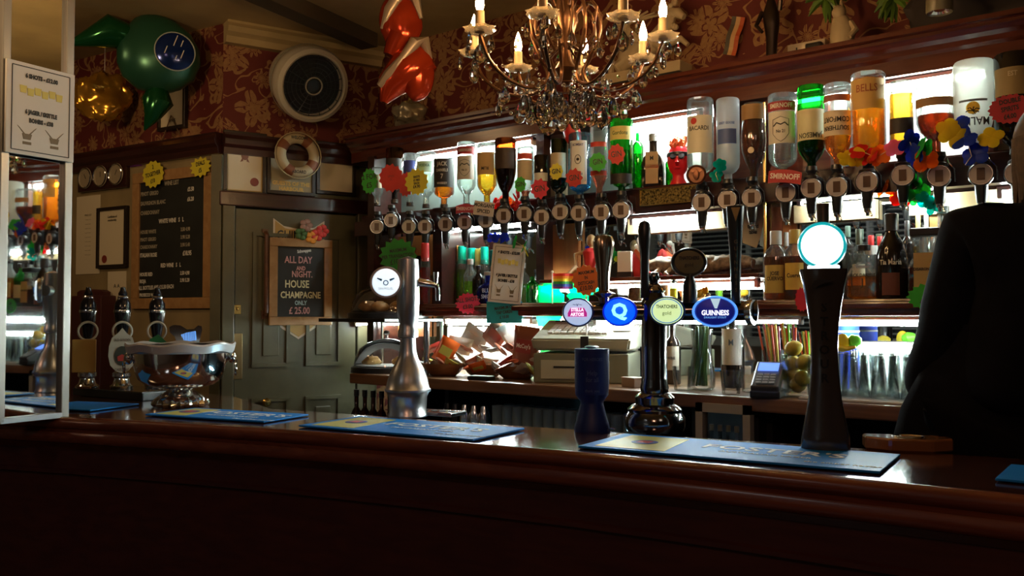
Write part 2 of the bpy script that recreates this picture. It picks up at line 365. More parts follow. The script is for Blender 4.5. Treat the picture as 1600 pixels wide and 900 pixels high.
def barY(x,line):
    for A,C in zip(line,line[1:]):
        if A[0]<=x<=C[0]: return A[1]+(C[1]-A[1])*(x-A[0])/(C[0]-A[0])
# ================= MIRRORED PILLAR =================
m1=Vector((-2.80,1.30,0)); md=Vector((-.158,.987,0)); 
rzM=math.atan2(md.y,md.x); MIR=plane(m1,(md.y,-md.x))
mp=E('mirror_pillar','mirror clad pillar with pale metal posts standing on the left end of the bar','mirror',(m1.x-md.x*.23,m1.y-md.y*.23,ZB),rzM)
HM=ZC-ZB
B().box((.115,.012,HM/2),(.2,.006,HM-.001)).mesh('mirror_glass',M_MIR,mp)
B().box((.115,.040,HM/2),(.23,.05,HM-.002)).mesh('pillar_core',M_DMAH,mp)
mpost=mat('pale_metal_post',(.36,.35,.32),.35,.6)
for x in (.018,.218): B().box((x,.004,HM/2),(.026,.02,HM-.002),bev=.003).mesh('post',mpost,mp)
B().box((.115,.004,.008),(.19,.02,.016)).mesh('bottom_rail',M_STEEL,mp)
# ================= BACK BAR =================
XL=-3.02; XR=.55
ctr=E('back_counter','brown wooden back counter running below the spirit shelves','counter',((XL+XR)/2,2.92,ZF)); XC=(XL+XR)/2
hk=ZK-ZF; Wc=XR-XL
B().box((0,0,hk-.022),(Wc,.6,.044),bev=.006).mesh('worktop',M_CTR,ctr)
B().box((XC,3.21,(hk-.05)/2+ZF),(Wc,.02,hk-.05)).mesh('trim_20',M_BLK,tag=ST)
for x in (P(600,650,Y=2.7).x,P(690,650,Y=2.7).x,P(905,650,Y=2.7).x,P(1079,650,Y=2.7).x,P(1196,650,Y=2.7).x,P(1420,650,Y=2.7).x):
    i_=globals().get('i_',-1)+1; o=E('counter_upright','dark support panel under the back counter, %s from the left'%['first','second','third','fourth','fifth','sixth'][i_],'support panel',(x,2.96,ZF)); B().box((0,0,(hk-.046)/2),(.02,.46,hk-.046)).mesh('panel',M_BLK,o)
x0_,x1_=XL+.03,P(1070,650,Y=2.7).x; o=E('storage_shelf','dark storage shelf below the back counter carrying bottles and glasses','shelf',((x0_+x1_)/2,2.94,ZF+.53)); B().box((0,0,0),(x1_-x0_,.42,.018)).mesh('board',M_BLK,o)
OFF=(0,3.2,ZK)
ss=E('back_panelling','mirror and white panelled backing of the bar with wooden pilasters','panelling',OFF)
s_cor=E('cornice','deep moulded mahogany cornice running above the hung bottles','cornice',OFF)
s_up=E('upper_shelf','mahogany upper shelf and rail that carries the spirit optics','shelf',OFF)
s_lo=E('lower_shelf','thick mahogany lower shelf carrying the upright bottles','shelf',OFF)
s_mi=E('middle_shelf','thin mahogany shelf above the till carrying the ornaments','shelf',OFF)
def bx(name,x0,x1,y0,y1,z0,z1,m,par=ss,bev=0,off=Vector((0,3.2,ZK))):
    return B().box(((x0+x1)/2-off.x,(y0+y1)/2-off.y,(z0+z1)/2-off.z),(x1-x0,y1-y0,z1-z0),bev=bev).mesh(name,m,par)
Xp=lambda px,Y=3.2: P(px,450,Y=Y).x
XB0=-3.42; XB1=.55
# back: white panel high, mirrors low
bx('back_panel',XB0+.12,XB1,3.19,3.2,ZE+.50,ZE+.80,M_WP)
bx('mirror_back',XB0+.12,XB1,3.19,3.2,ZK,ZE+.5,M_MIR)
bx('board',XB0,XB1,3.05,3.148,ZE+.485,ZE+.505,M_MAH,s_up)
bx('shelf_fascia',XB0,XB1,3.04,3.055,ZE+.40,ZE+.50,M_DMAH,s_up,bev=.003)
bx('board',P(652,480,Y=2.9).x,XB1,2.9,3.148,ZE+.0,ZE+.055,M_MAH,s_lo,bev=.008)
bx('moulding',P(652,480,Y=2.9).x,XB1,2.885,2.9,ZE+.022,ZE+.045,M_MAH,s_lo,bev=.006)
bx('board',P(842,430,Y=2.95).x,P(1185,430,Y=2.95).x,2.95,3.148,ZE+.135,ZE+.15,M_MAH,s_mi,bev=.004)
# cornice
bb=B(); prof=[(3.245,.79),(3.03,.79),(3.03,.775),(3.015,.775),(3.015,.825),(3.005,.835),(3.0,.85),(2.985,.86),(2.975,.875),(2.975,.885),(2.96,.89),(2.96,.905),(3.245,.905)]
v=[[bb.b.verts.new((x,y-3.2,ZE+z-ZK)) for y,z in prof] for x in (XB0-.05,XB1)]
for i in range(len(prof)):
    j=(i+1)%len(prof); bb.b.faces.new((v[0][i],v[0][j],v[1][j],v[1][i]))
bb.b.faces.new(v[0][::-1]); bb.b.faces.new(v[1]); bb.mesh('moulding',M_MAH,s_cor)
# uprights / pilasters between white panels
for a,b_,m,z0,z1,y in ((574,584,M_DMAH,ZK,ZE+.79,3.0),(676,690,M_DMAH,ZE+.05,ZE+.5,3.0),(838,850,M_DMAH,ZE+.15,ZE+.79,3.1),(1098,1196,M_MAH,ZE+.5,ZE+.79,3.15),(1196,1206,M_MAH,ZE+.05,ZE+.79,3.06),(1208,1300,M_MAH,ZE+.50,ZE+.79,3.15),(1546,1556,M_MAH,ZE+.5,ZE+.79,3.08),(1560,1640,M_PANEL,ZE+.5,ZE+.79,3.15)):
    if y<3.14:
        x0,x1=Xp(a,y),Xp(b_,y); nt_=globals().get('nt_',6)+1; B().box(((x0+x1)/2,(y+3.185)/2,(z0+z1)/2),(x1-x0,3.185-y,z1-z0)).mesh('trim_%d'%nt_,m,tag=ST)
    else: bx('pilaster',Xp(a,y),Xp(b_,y),y,3.19,z0,z1,m)
for a,b_,z0,z1 in ((612,678,ZE+.2,ZE+.4),(852,905,ZE+.15,ZE+.4),(1200,1246,ZE+.055,ZE+.4),(1455,1470,ZE+.055,ZE+.4),(560,672,ZE-.1,ZE+.3)):
    bx('wood_panel',Xp(a,3.17),Xp(b_,3.17),3.165,3.185,z0,z1,M_PANEL)
bx('wood_panel',Xp(838,3.15),Xp(880,3.15),3.15,3.185,ZE+.505,ZE+.79,mat('beige_panel',(.42,.3,.2),.6))
for a,b_ in ((985,1190),(1245,1372),(1425,1600),(1610,1700)):
    bx('valance',Xp(a,3.17),Xp(b_,3.17),3.15,3.185,ZE+.335,ZE+.40,mat('cream_valance',(.75,.55,.3),.5))
# fluorescent fittings; several are added fill
def tube_light(px0,px1,Y,z,lab,r=.011,em=M_TUBE,Yp=None):
    x0,x1=Xp(px0,Y),Xp(px1,Y); t=E('strip_light',lab,'strip light',((x0+x1)/2,Y,z))
    L=x1-x0; B().tube([(-L/2,0,0),(L/2,0,0)],r,10).mesh('tube',em,t,True)
    B().box((0,0,r+.006),(L+.03,.03,.012)).box((-L/2-.008,0,.004),(.014,.028,.03)).box((L/2+.008,0,.004),(.014,.028,.03)).mesh('fitting',M_WHITE,t)
tube_light(655,832,3.12,ZE+.765,'white strip light under the cornice above the left bottles')
tube_light(990,1092,3.12,ZE+.765,'white strip light under the cornice right of the green gin bottle')
tube_light(1385,1545,3.12,ZE+.765,'white strip light under the cornice between the whisky and coconut rum bottles')
tube_light(1245,1330,3.12,ZE+.765,'short white strip light under the cornice behind the whiskey bottles',r=.006)
tube_light(992,1090,3.09,ZE+.375,'white strip light under the upper shelf behind the tall taps')
tube_light(1425,1470,3.09,ZE+.375,'short white strip light under the upper shelf above the clear bottles')
tube_light(1570,1700,3.09,ZE+.375,'white strip light under the upper shelf at the right end')
tube_light(850,1180,3.1,ZE+.115,'white strip light under the middle shelf above the till')
tube_light(700,830,2.93,ZE-.022,'white strip light under the lower shelf above the crisps',r=.009)
tube_light(1300,1650,3.0,ZE-.022,'white strip light under the lower shelf above the upturned glasses',r=.010)
tube_light(785,905,2.665,ZF+.553,'added bluish strip light hidden on the storage shelf in front of the stored glasses',r=.007,em=mat('blue_tube',(1,1,1),em=(.4,.8,1),es=330))  # added out of sight to brighten the stored glasses from the front
tube_light(560,640,3.1,ZE-.04,'small strip light above the food domes',r=.005)

bx('white_backing',Xp(1290,3.17),Xp(1640,3.17),3.165,3.185,ZK+.0,ZK+.135,mat('white_backing_paint',(.85,.88,.9),.4))
bx('white_backing',Xp(700,3.17),Xp(838,3.17),3.165,3.185,ZK+.0,ZK+.2,mat('white_backing_paint',(.85,.88,.9),.4))
bx('white_backing',Xp(926,3.17),Xp(1010,3.17),3.165,3.185,ZE+.056,ZE+.134,mat('white_backing_paint',(.85,.88,.9),.4))
tube_light(1290,1660,3.12,ZK+.145,'added white strip light behind the upturned glasses, low on the counter back',r=.006)  # added to make the white glow behind the glasses

bx('white_backing',Xp(692,3.17),Xp(775,3.17),3.165,3.185,ZE+.056,ZE+.19,mat('white_backing_paint',(.85,.88,.9),.4))  # pale panel added so the bottles in front of it glow
tube_light(694,832,3.09,ZE+.395,'added white strip light hidden behind the optic rail above the teal capped bottles',r=.003)  # added to light the bottle caps from above
tube_light(1255,1420,3.09,ZE+.40,'added white strip light hidden behind the optic rail above the tequila bottles',r=.0025)  # added to brighten the bottles on the right of the shelf
tube_light(704,836,3.13,ZK+.215,'added white strip light behind the heap of crisps, high on the counter back',r=.007)  # added to brighten the white backing behind the crisps

for a_,b_ in ((988,1096),(1388,1546)): bx('lit_panel',Xp(a_,3.18),Xp(b_,3.18),3.182,3.189,ZE+.506,ZE+.79,mat('lit_back_panel',(.8,.83,.8),.5))  # stretches of the back panel painted lighter where the strip lights glare
tube_light(935,1170,2.96,ZE-.022,'added white strip light under the lower shelf above the till',r=.007)  # added to whiten the till top and brighten the tumblers
# ================= BOTTLES =================
def prof_bottle(R,h,kind='std',rn=None):
    rn=rn or R*.36
    if kind=='std': p=[(0,0),(.9,0),(1,.02),(1,.62)]; s=[(.96,.66),(.8,.71),(.55,.76),(rn/R,.80),(rn/R,.93)]
    elif kind=='tall': p=[(0,0),(.9,0),(1,.02),(1,.70)]; s=[(.93,.74),(.7,.78),(rn/R,.81),(rn/R,.93)]
    elif kind=='slope': p=[(0,0),(.9,0),(1,.03),(1,.40)]; s=[(.93,.52),(.78,.62),(.6,.70),(rn/R,.78),(rn/R,.93)]
    elif kind=='brandy': p=[(0,0),(.72,0),(.78,.02),(.82,.12)]; s=[(.95,.3),(1,.42),(.92,.54),(.66,.66),(rn/R,.76),(rn/R,.93)]
    elif kind=='squat': p=[(0,0),(.85,0),(1,.04),(1.0,.36)]; s=[(.97,.46),(.8,.56),(.5,.63),(rn/R,.68),(rn/R,.92)]
    elif kind=='wine': p=[(0,0),(.9,0),(1,.02),(1,.55)]; s=[(.95,.62),(.7,.68),(rn/R,.73),(rn/R,.93)]
    return [(r*R,z*h) for r,z in p+s]
def clip(pr,z0):
    out=[]
    for (r,z),(r2,z2) in zip(pr,pr[1:]):
        if z<=z0:
            out.append((r,z))
            if z2>z0: t=(z0-z)/(z2-z); out.append((r+(r2-r)*t,z0))
    if len(out)<2: out=pr[:2]+[(pr[1][0],z0)]
    return out+[(0,out[-1][1])]
GLASSES={'clear':(.95,.97,.95),'green':(.03,.62,.10),'dkgreen':(.02,.14,.03),'blue':(.50,.86,1),'frost':(.8,.84,.86),'brown':(.22,.07,.02),'black':(.03,.025,.02),'white':(.8,.8,.78),'deepblue':(.03,.08,.5)}
LIQ={'amber':(.95,.45,.06),'gold':(1,.72,.15),'cola':(.35,.08,.02),'red':(.8,.06,.02),'water':(.9,.95,.93),'pink':(1,.55,.4),'green':(.02,.6,.12),'lime':(.7,.95,.2),'dark':(.09,.02,.01),'blue':(.45,.82,1),'brown':(.5,.17,.03)}
def bottle(p,R,h,label,kind='std',g='clear',liq='water',lev=.6,inv=False,rz=0,lab=None,txt=(),cap=(.02,.02,.02),grp=None,seg=20,rn=None,capl=.1,sq=False,name='spirit_bottle'):
    """upright: base at p; inverted: neck mouth at p. lab=(z0,z1 as share of height from its lower end as seen, half angle, colour)"""
    b=E(name,label,'bottle',p,rz,grp)
    S=(4,PI/4,math.sqrt(2)) if sq else (seg,0,1)
    pr=prof_bottle(R,h,kind,rn); pr2=pr+[(pr[-1][0],h*.95)]
    fz=(lambda z:h-z) if inv else (lambda z:z)
    gm=glass('glass_milky',(.86,.9,.85),.2,.3,.85) if g=='white' else (glass('glass_frost',GLASSES['frost'],.3,.2,.45) if g=='frost' else glass('glass_'+g,GLASSES[g],.3,.05,.04))
    if g=='black': gm=mat('black_glass',(.012,.009,.008),.08)
    o=B(); o.lathe([(r*S[2],fz(z)) for r,z in pr2],S[0],a0=S[1])
    if sq: bmesh.ops.bevel(o.b,geom=[e for e in o.b.edges if abs(e.verts[0].co.z-e.verts[1].co.z)>h*.1],offset=R*.25,segments=2,affect='EDGES')
    o.mesh('glass_body',gm,b,not sq or True)
    if g not in('white','black'):
        lm=glass('liquid_'+liq,LIQ[liq],.12,.1,.13 if liq in('cola','dark','brown','red') else .07)
        q=[(r*.9,z*.985+h*.008) for r,z in pr]
        if inv: q2=[(r,z) for r,z in q if z>=h*(1-lev)]; 
        if inv:
            rr=[r for r,z in q if z<h*(1-lev)][-1]; q2=[(0,h*(1-lev)),(rr,h*(1-lev))]+q2+[(0,h*.93)]
            if q2[2][1]<=q2[1][1]: q2.pop(2)
        else: q2=clip(q,h*lev)
        o=B(); o.lathe([(r*S[2],fz(z)) for r,z in q2],S[0],a0=S[1]); o.mesh('liquid',lm,b,True)
    if cap:
        cm=mat('cap_%d_%d_%d'%tuple(int(c*99) for c in cap),cap,.35)
        rc=pr[-1][0]*1.25; o=B(); o.lathe([(0,fz(h*(1-capl))),(rc,fz(h*(1-capl))),(rc,fz(h*.995)),(rc*.9,fz(h)),(0,fz(h))],14); o.mesh('cap',cm,b,True)
    if lab:
        for L in (lab if isinstance(lab,list) else [lab]):
            z0,z1,a,c=L; lm=mat('label_%d_%d_%d'%tuple(int(x*99) for x in c),c,.6)
            if sq: o=B(); o.box((0,-R*1.0-.001,h*(z0+z1)/2),(R*1.7*min(1,a),.0012,h*(z1-z0))); o.mesh('paper_label',lm,b)
            else:
                zz=[h*z0,h*z1]; o=B(); o.patch(R*1.012,zz[0],zz[1],a); o.mesh('paper_label',lm,b,True)
    for t in txt:
        s,size,z,c=t[:4]; fl=len(t)>4 and t[4]
        tm=mat('ink_%d_%d_%d'%tuple(int(x*99) for x in c),c,.6)
        text(b,s,size,0,h*z,(-R-.0025) if sq else .0008,tm,wrap=0 if sq else R*1.02,bold=.0004,flip=fl,sx=.8)
    return b
# bottles hung upside down on the optics: px, top y, neck y, half width px
YO=2.965
W1=(.62,.6,.54); CR=(.55,.46,.3); K=(.015,.012,.012)
hung=[
 (590,262,322,9,'small clear spirit bottle hung upside down at the far left end of the row','std','clear','water',.5,(.45,.8,1.1,CR),()),
 (617,232,318,14,'dark whisky bottle hung upside down behind the red starburst cards','std','brown','dark',.8,(.5,.8,1.1,K),()),
 (641,240,322,11,'clear bottle with navy label hung upside down above the left starbursts','std','clear','water',.6,(.55,.85,1,(.03,.05,.25)),()),
 (666,238,325,15,'clear vodka bottle with pale green label hung beside the yellow starburst','std','clear','water',.6,(.62,.82,1.1,(.5,.7,.6)),(('VODKA',.018,.74,(.05,.2,.15)),)),
 (694,244,325,16,'square whiskey bottle with black label and amber spirit hung upside down','tall','clear','amber',.42,(.38,.93,1.25,K),(('JACK',.026,.82,W1),('DANIELS',.018,.70,W1),('7',.03,.58,W1),('WHISKEY',.014,.45,W1))),
 (729,223,325,15,'clear vodka bottle with red band and white crest hung upside down left of centre','std','clear','water',.7,[(.80,.92,1.2,(.35,.02,.03)),(.42,.78,1.1,W1)],(('SMIRNOFF',.017,.86,W1),('No 21',.012,.56,K))),
 (761,225,325,16,'golden spiced rum bottle with tan label hung upside down','std','clear','gold',.62,(.50,.85,1.0,(.6,.4,.16)),(('RUM',.02,.6,K,True),)),
 (790,217,325,17,'dark brown rum bottle hung upside down right of the spiced rum','slope','brown','dark',.8,(.55,.85,1.1,(.05,.03,.02)),()),
 (821,230,322,13,'clear gin bottle with red and tan label hung above the small green starburst','std','clear','pink',.25,[(.78,.88,1.1,(.6,.06,.03)),(.42,.76,1.1,CR)],()),
 (846,243,318,12,'black capped bottle with pale neck ribbon hung above the pink starburst','slope','black','dark',.5,(.45,.62,1.1,(.7,.7,.66)),()),
 (873,218,320,13,'dark green gin bottle with cream label hung left of the blue bottle','tall','dkgreen','green',.5,(.40,.78,1.2,CR),()),
 (906,209,322,18,'blue gin bottle with white picture label hung upside down','tall','blue','blue',.5,(.28,.88,.8,(.72,.74,.76)),(('BOMBAY',.014,.82,(.05,.05,.2)),('SAPPHIRE',.011,.42,(.05,.05,.2)))),
 (936,194,318,14,'clear gin bottle with red band hung between the blue and green bottles','std','clear','pink',.38,[(.70,.76,1.1,(.5,.04,.03)),(.34,.40,1.1,(.5,.05,.03))],()),
 (971,187,318,18,'bright green gin bottle with yellow label hung in the middle of the row','tall','green','green',.62,[(.74,.90,1.3,(.62,.55,.18)),(.22,.34,1.2,K)],(('Gordons',.022,.82,(.03,.1,.03)),)),
 (1094,155,300,21,'large clear white rum bottle with red disc on its label hung upside down','tall','clear','water',.55,(.40,.80,1.15,(.58,.55,.44)),(('BACARDI',.022,.66,(.03,.03,.03)),)),
 (1137,155,300,18,'frosted vodka bottle hung upside down right of the white rum bottle','tall','frost','water',.6,(.50,.66,.9,(.06,.10,.28)),(('GREY GOOSE',.012,.72,(.05,.08,.2)),)),
 (1177,162,300,20,'dark amber brandy bottle with a round medallion hung upside down','brandy','clear','cola',.93,(.80,.97,1.0,(.25,.14,.05)),()),
 (1222,148,290,22,'clear vodka bottle with red band and moustache crest hung over the red sign','tall','clear','water',.6,[(.80,.90,1.2,(.30,.02,.03)),(.44,.79,1.1,W1)],(('SMIRNOFF',.022,.85,W1),('No 21',.015,.57,K))),
 (1267,135,285,21,'green irish whiskey bottle with cream label hung upside down','std','green','dark',.5,(.42,.74,1.25,(.55,.52,.32)),(('JAMESON',.024,.47,(.05,.05,.03),True),)),
 (1308,132,280,21,'clear whiskey liqueur bottle with ornate label and orange spirit hung upside down','std','clear','amber',.5,[(.80,.87,1.2,(.30,.1,.08)),(.44,.70,1.3,(.6,.5,.36))],(('COMFORT',.024,.61,K,True),('SOUTHERN',.021,.52,K,True))),
 (1356,115,272,26,'large golden whisky bottle with tan label hung upside down','tall','clear','amber',.93,[(.62,.92,1.2,(.55,.33,.09))],(('BELLS',.034,.82,(.3,.08,.02)),)),
 (1408,128,262,18,'square golden whisky bottle with slanted black label hung upside down','tall','clear','gold',.85,(.38,.56,1.2,K),()),
 (1461,130,265,29,'wide red brown cognac decanter hung upside down','squat','clear','cola',.62,[(.70,.80,1.2,(.3,.16,.06))],()),
 (1521,97,265,30,'white coconut rum bottle with palm sunset picture hung upside down','slope','white','water',.6,(.60,.62,.7,(.1,.1,.1)),(('MALIBU',.034,.42,(.05,.05,.05),True),)),
 (1583,85,265,28,'dark cream liqueur bottle with round label hung at the right end','std','black','dark',.6,(.62,.86,1.1,(.28,.2,.08)),(('EST',.02,.8,CR),)),
 (1640,70,262,27,'amber bottle hung upside down just beyond the right edge of the photo','std','clear','amber',.6,(.5,.8,1.1,CR),()),
 (1705,60,262,27,'clear bottle hung upside down beyond the right edge of the photo','std','clear','water',.6,(.5,.8,1.1,W1),()),
]
opt=[(590,355),(612,345),(640,355),(665,355),(697,351),(727,348),(760,345),(788,338),(820,335),(847,340),(876,332),(905,334),(940,332),(971,329),(1097,317),(1137,313),(1175,310),(1228,302),(1268,295),(1308,293),(1355,285),(1411,275),(1468,276),(1533,273),(1590,272),(1650,268),(1712,262)]
for bd in hung:
    px,yt,yn,hw,lb,kd,g,lq,lev,lab,tx=bd
    i=hung.index(bd); ox,oy=opt[i]; s=ppm(px,YO)
    top=P(px,yt,Y=YO); bot=P(px,yn,Y=YO); h=top.z-bot.z
    R=min(hw/s,.058)
    bottle(Vector((top.x,YO,bot.z)),R,h,lb,kd,g,lq,lev,inv=True,rz=face(top)*.7,lab=lab,txt=tx,cap=K,rn=.014,capl=.07)
# white rum disc, coconut rum sunset and brandy medallion sit on their bottles as label emblems
def emblem(owner,r,z,x,R,m):
    o=B(); V=[]
    c=Vector((R*math.cos(-PI/2+x/R),R*math.sin(-PI/2+x/R),z)); 
    pts=[]; n=18
    for i in range(n):
        a=2*PI*i/n; X=x+r*math.cos(a); th=-PI/2+X/R; pts.append(o.b.verts.new((R*math.cos(th),R*math.sin(th),z+r*math.sin(a))))
    o.b.faces.new(pts); return o.mesh('emblem',m,owner)
def find(lbl):
    for o in COL.objects:
        if lbl in o.get('label',''): return o
def bdim(o):
    g=[c for c in o.children if c.name.startswith('glass_body')][0]; zs=[v.co.z for v in g.data.vertices]; xs=[v.co.x for v in g.data.vertices]; return max(xs)*1.03,max(zs)
o=find('white rum bottle with red'); R,h=bdim(o); emblem(o,.012,h*.74,-.018,R,mat('red_disc',(.45,.03,.02)))
o=find('coconut rum bottle with palm'); R,h=bdim(o); emblem(o,.019,h*.54,0,R*.98,mat('sunset_yellow',(.8,.55,.05)))
oo=B(); 
for a in (-.9,-.4,.1,.6,1.1,1.6): oo.tube([(0,-R*1.0-.001,h*.51),(.012*math.sin(a*1.6),-R-.001,h*.51+.012*math.cos(a*1.6)),(.02*math.sin(a*2),-R-.001,h*.51+.010*math.cos(a*2))],.0014,4)
oo.mesh('emblem',mat('palm_black',(.02,.03,.02)),o)
o=find('round medallion'); R,h=bdim(o); emblem(o,.011,h*.45,-.004,R*.97,mat('medallion',(.6,.5,.35)))
def outline(owner,pts,R,m,r=.0009):
    B().tube([((R+.0012)*math.cos(-PI/2+x/R),(R+.0012)*math.sin(-PI/2+x/R),z) for x,z in pts],r,4).mesh('crest_outline',m,owner)
for lb_ in ('red band and white crest','red band and moustache crest'):
    o=find(lb_); R,h=bdim(o); q=R*.9; z0=h*.6
    outline(o,[(-q*.6,z0+q*.7),(0,z0+q*.9),(q*.6,z0+q*.7),(q*.6,z0-q*.4),(q*.3,z0-q*.8),(0,z0-q*1.0),(-q*.3,z0-q*.8),(-q*.6,z0-q*.4),(-q*.6,z0+q*.7)],R,M_INK)
    outline(o,[(-q*.55,z0+q*.2),(-q*.3,z0+q*.45),(0,z0+q*.3),(q*.3,z0+q*.45),(q*.55,z0+q*.2)],R,M_INK,.0022)
o=find('blue gin bottle with white'); R,h=bdim(o); z0=h*.62
outline(o,[(.012*math.sin(a*PI/8),z0+.018*math.cos(a*PI/8)) for a in range(17)],R,M_INK,.0012); emblem(o,.006,z0,0,R*1.02,M_INK)
outline(o,[(-R*.62,h*.32),(-R*.62,h*.86),(R*.62,h*.86),(R*.62,h*.32),(-R*.62,h*.32)],R,mat('gin_navy',(.02,.03,.15)),.0009)
# ---------------- optics ----------------
M_DIAL=mat('optic_dial',(.46,.42,.42),.35); M_DWIN=mat('optic_window',(.10,.06,.04),.2)
def make_optic(lb):
    o=E('spirit_optic',lb,'optic',(0,0,0),0,'spirit optics under the hung bottles')
    B().lathe([(0,.075),(.018,.075),(.02,.06),(.014,.052),(.014,.045),(.024,.04),(.026,.032),(0,.032)],14).mesh('collar',M_BLACKP,o,True)
    B().box((0,.012,.0),(.034,.034,.085),bev=.004).mesh('bracket',M_BLACKP,o)
    X=Matrix.Rotation(PI/2,4,'X')
    B().lathe([(0,-.008),(.034,-.008),(.036,0),(.036,.012),(.0325,.016),(.0325,.013),(0,.013)],24,M=Matrix.Translation((0,0,0))@X,c=(0,0,0)).mesh('dial_housing',M_BLACKP,o,True,loc=(0,-.004,0))
    B().lathe([(.0305,.0),(.0325,.0),(.0325,.004),(.0305,.004)],24,M=X).mesh('chrome_ring',mat('optic_ring',(.6,.6,.6),.25,.8),o,True,loc=(0,-.0165,0))
    d=B().lathe([(0,.0),(.0305,.0),(.0305,.002),(0,.002)],24,M=X).mesh('dial',M_DIAL,o,loc=(0,-.0165,0))
    B().box((0,-.0195,0),(.022,.002,.036),bev=.0008).mesh('measure_window',M_DWIN,d,loc=(0,.0165,0))
    B().lathe([(0,-.03),(.019,-.03),(.017,-.06),(.013,-.085),(0,-.085)],12).mesh('spout_body',M_BLACKP,o,True)
    B().lathe([(0,-.083),(.012,-.083),(.011,-.094),(.006,-.098),(.005,-.108),(0,-.108)],12).tube([(0,-.006,-.09),(.010,-.018,-.098),(.014,-.02,-.112)],.003,6).mesh('chrome_nozzle',M_CHR,o,True)
    B().tube([(.022,-.004,.055),(.026,-.01,.04),(.042,-.01,.02),(.043,-.008,-.02)],.0022,6).mesh('chrome_lever',M_CHR,o,True)
    return o
op0=None
for i,(x,y) in enumerate(opt):
    p=P(x,y,Y=YO-.005); lb='round dial spirit optic under the '+hung[i][4].split(' hung')[0]
    if ' hung' not in hung[i][4]: lb=lb
    w_=lb.split()
    if 'vodka bottle with red band' in lb: lb='round dial spirit optic under the vodka bottle with '+('white crest' if 'white crest' in lb else 'moustache crest')
    lb=' '.join(lb.split()[:16])
    q=make_optic(lb) if i==0 else tree(op0,None,p,face(p)*.75,lb)
    if i==0: op0=q
    q.location=p; q.rotation_euler=(0,0,face(p)*.75)
# board that carries the optics
bx('optic_rail',XB0,P(985,300,Y=3.0).x,2.995,3.04,ZE+.40,ZE+.47,M_DMAH,s_up)
bx('optic_rail',P(1080,300,Y=3.0).x,XB1,2.995,3.04,ZE+.40,ZE+.47,M_DMAH,s_up)
bb=B(); bb.tube([(Xp(1196,3.03)-0,3.03-3.2,ZE+.055-ZK),(Xp(1196,3.03),3.03-3.2,ZE+.76-ZK)],.006,8); o=E('brass_rod','thin vertical brass rod right of the tall black tap between the bottle groups','rod',(0,3.2,ZK)); bb.mesh('rod',M_BRASS,o,True)
# upright bottles on the upper shelf
def up(px,ytop,ybase,hw,lb,Y=None,z=None,**k):
    p=P(px,ybase,Y=Y); 
    if z is not None: p.z=z
    t=P(px,ytop,Y=Y); h=t.z-p.z; R=hw/ppm(px,Y)
    return bottle(p,R,h,lb,rz=face(p)*.7,**k)
ZS=ZE+.505
up(1021,209,285,16,'dark herbal liqueur bottle with stag crest and orange label on upper shelf',Y=3.10,z=ZS,kind='squat',g='black',sq=True,lab=[(.06,.64,.72,(.45,.3,.16)),(.34,.40,.74,(.6,.07,.03))],cap=(.2,.2,.18),capl=.14,txt=(('M',.024,.52,K),))
up(997,203,285,9,'tall green spirit bottle standing left of the stag liqueur bottle',Y=3.12,z=ZS,kind='tall',g='green',liq='green',lev=.6,cap=None)
up(1046,240,287,6,'small green bottle standing right of the stag liqueur bottle',Y=3.14,z=ZS,kind='tall',g='green',liq='green',cap=K)
# shelf bottles
ZL=ZE+.055
rowL=[(699,386,9,'tall','clear','gold','yellow capped bottle of gold spirit at the left end of the lower shelf',(.75,.55,.02)),
(711,384,8,'tall','clear','lime','orange capped bottle of pale liqueur, second on the left of the lower shelf',(.6,.2,.05)),
(722,385,9,'tall','clear','lime','teal capped bottle of lime liqueur behind the pink starburst',(.0,.5,.32)),
(737,388,9,'tall','clear','water','teal capped clear bottle right of the lime liqueur',(.0,.6,.42)),
(748,389,8,'tall','clear','green','yellow capped green bottle beside the blue vodka bottle',(.7,.65,.15)),
(757,386,8,'tall','clear','water','tall teal capped clear bottle nearest the framed shots menu',(.0,.6,.42)),
(664,380,8,'tall','clear','red','red capped spirit bottle left of the lower shelf behind the chrome beer font',(.6,.03,.04))]
for x,yt,hw,kd,g,lq,lb,cp in rowL: up(x,yt,473,hw,lb,Y=3.11 if x>680 else 2.935,z=ZL if x>680 else ZL,kind=kd,g=g,liq=lq,lev=.6,cap=cp,capl=.30,rn=hw/ppm(x,3.1)*.62)
up(735,405,475,11,'pale green liqueur bottle with white cap at the front of the lower shelf',Y=3.0,z=ZL,kind='std',g='clear',liq='lime',lev=.5,cap=(.6,.6,.58),capl=.12)
up(766,425,475,22,'deep blue vodka bottle with white block lettering',Y=2.97,z=ZL,kind='squat',g='deepblue',liq='blue',lev=.6,cap=(.5,.5,.45),capl=.12,txt=(('BLUE\nSMOK',.026,.3,(.6,.65,.8)),))
up(748,415,475,10,'dark bottle standing left of the blue vodka bottle',Y=2.98,z=ZL,kind='std',g='black',cap=K)
up(832,430,480,10,'bright green bottle standing right of the framed shots menu',Y=3.0,z=ZL,kind='std',g='green',liq='green',lev=.7,cap=None)
up(1213,361,463,20,'golden tequila bottle with silver cap and yellow label left of its twin',Y=2.98,z=ZL,kind='std',g='clear',liq='brown',lev=.62,cap=(.5,.5,.48),capl=.2,lab=(.1,.5,.85,(.5,.38,.1)),txt=(('JOSE\nCUERVO',.018,.34,K),))
up(1243,359,466,19,'tequila bottle with gold cap and round yellow label right of its twin',Y=2.96,z=ZL,kind='std',g='clear',liq='brown',lev=.62,cap=(.5,.38,.1),capl=.2,lab=(.14,.52,.8,(.6,.42,.08)),txt=(('Cuervo',.02,.34,K),))
up(1229,363,460,9,'silver capped bottle standing behind the two tequila bottles',Y=3.12,z=ZL,kind='tall',g='clear',liq='amber',lev=.6,cap=(.5,.52,.5),capl=.2)
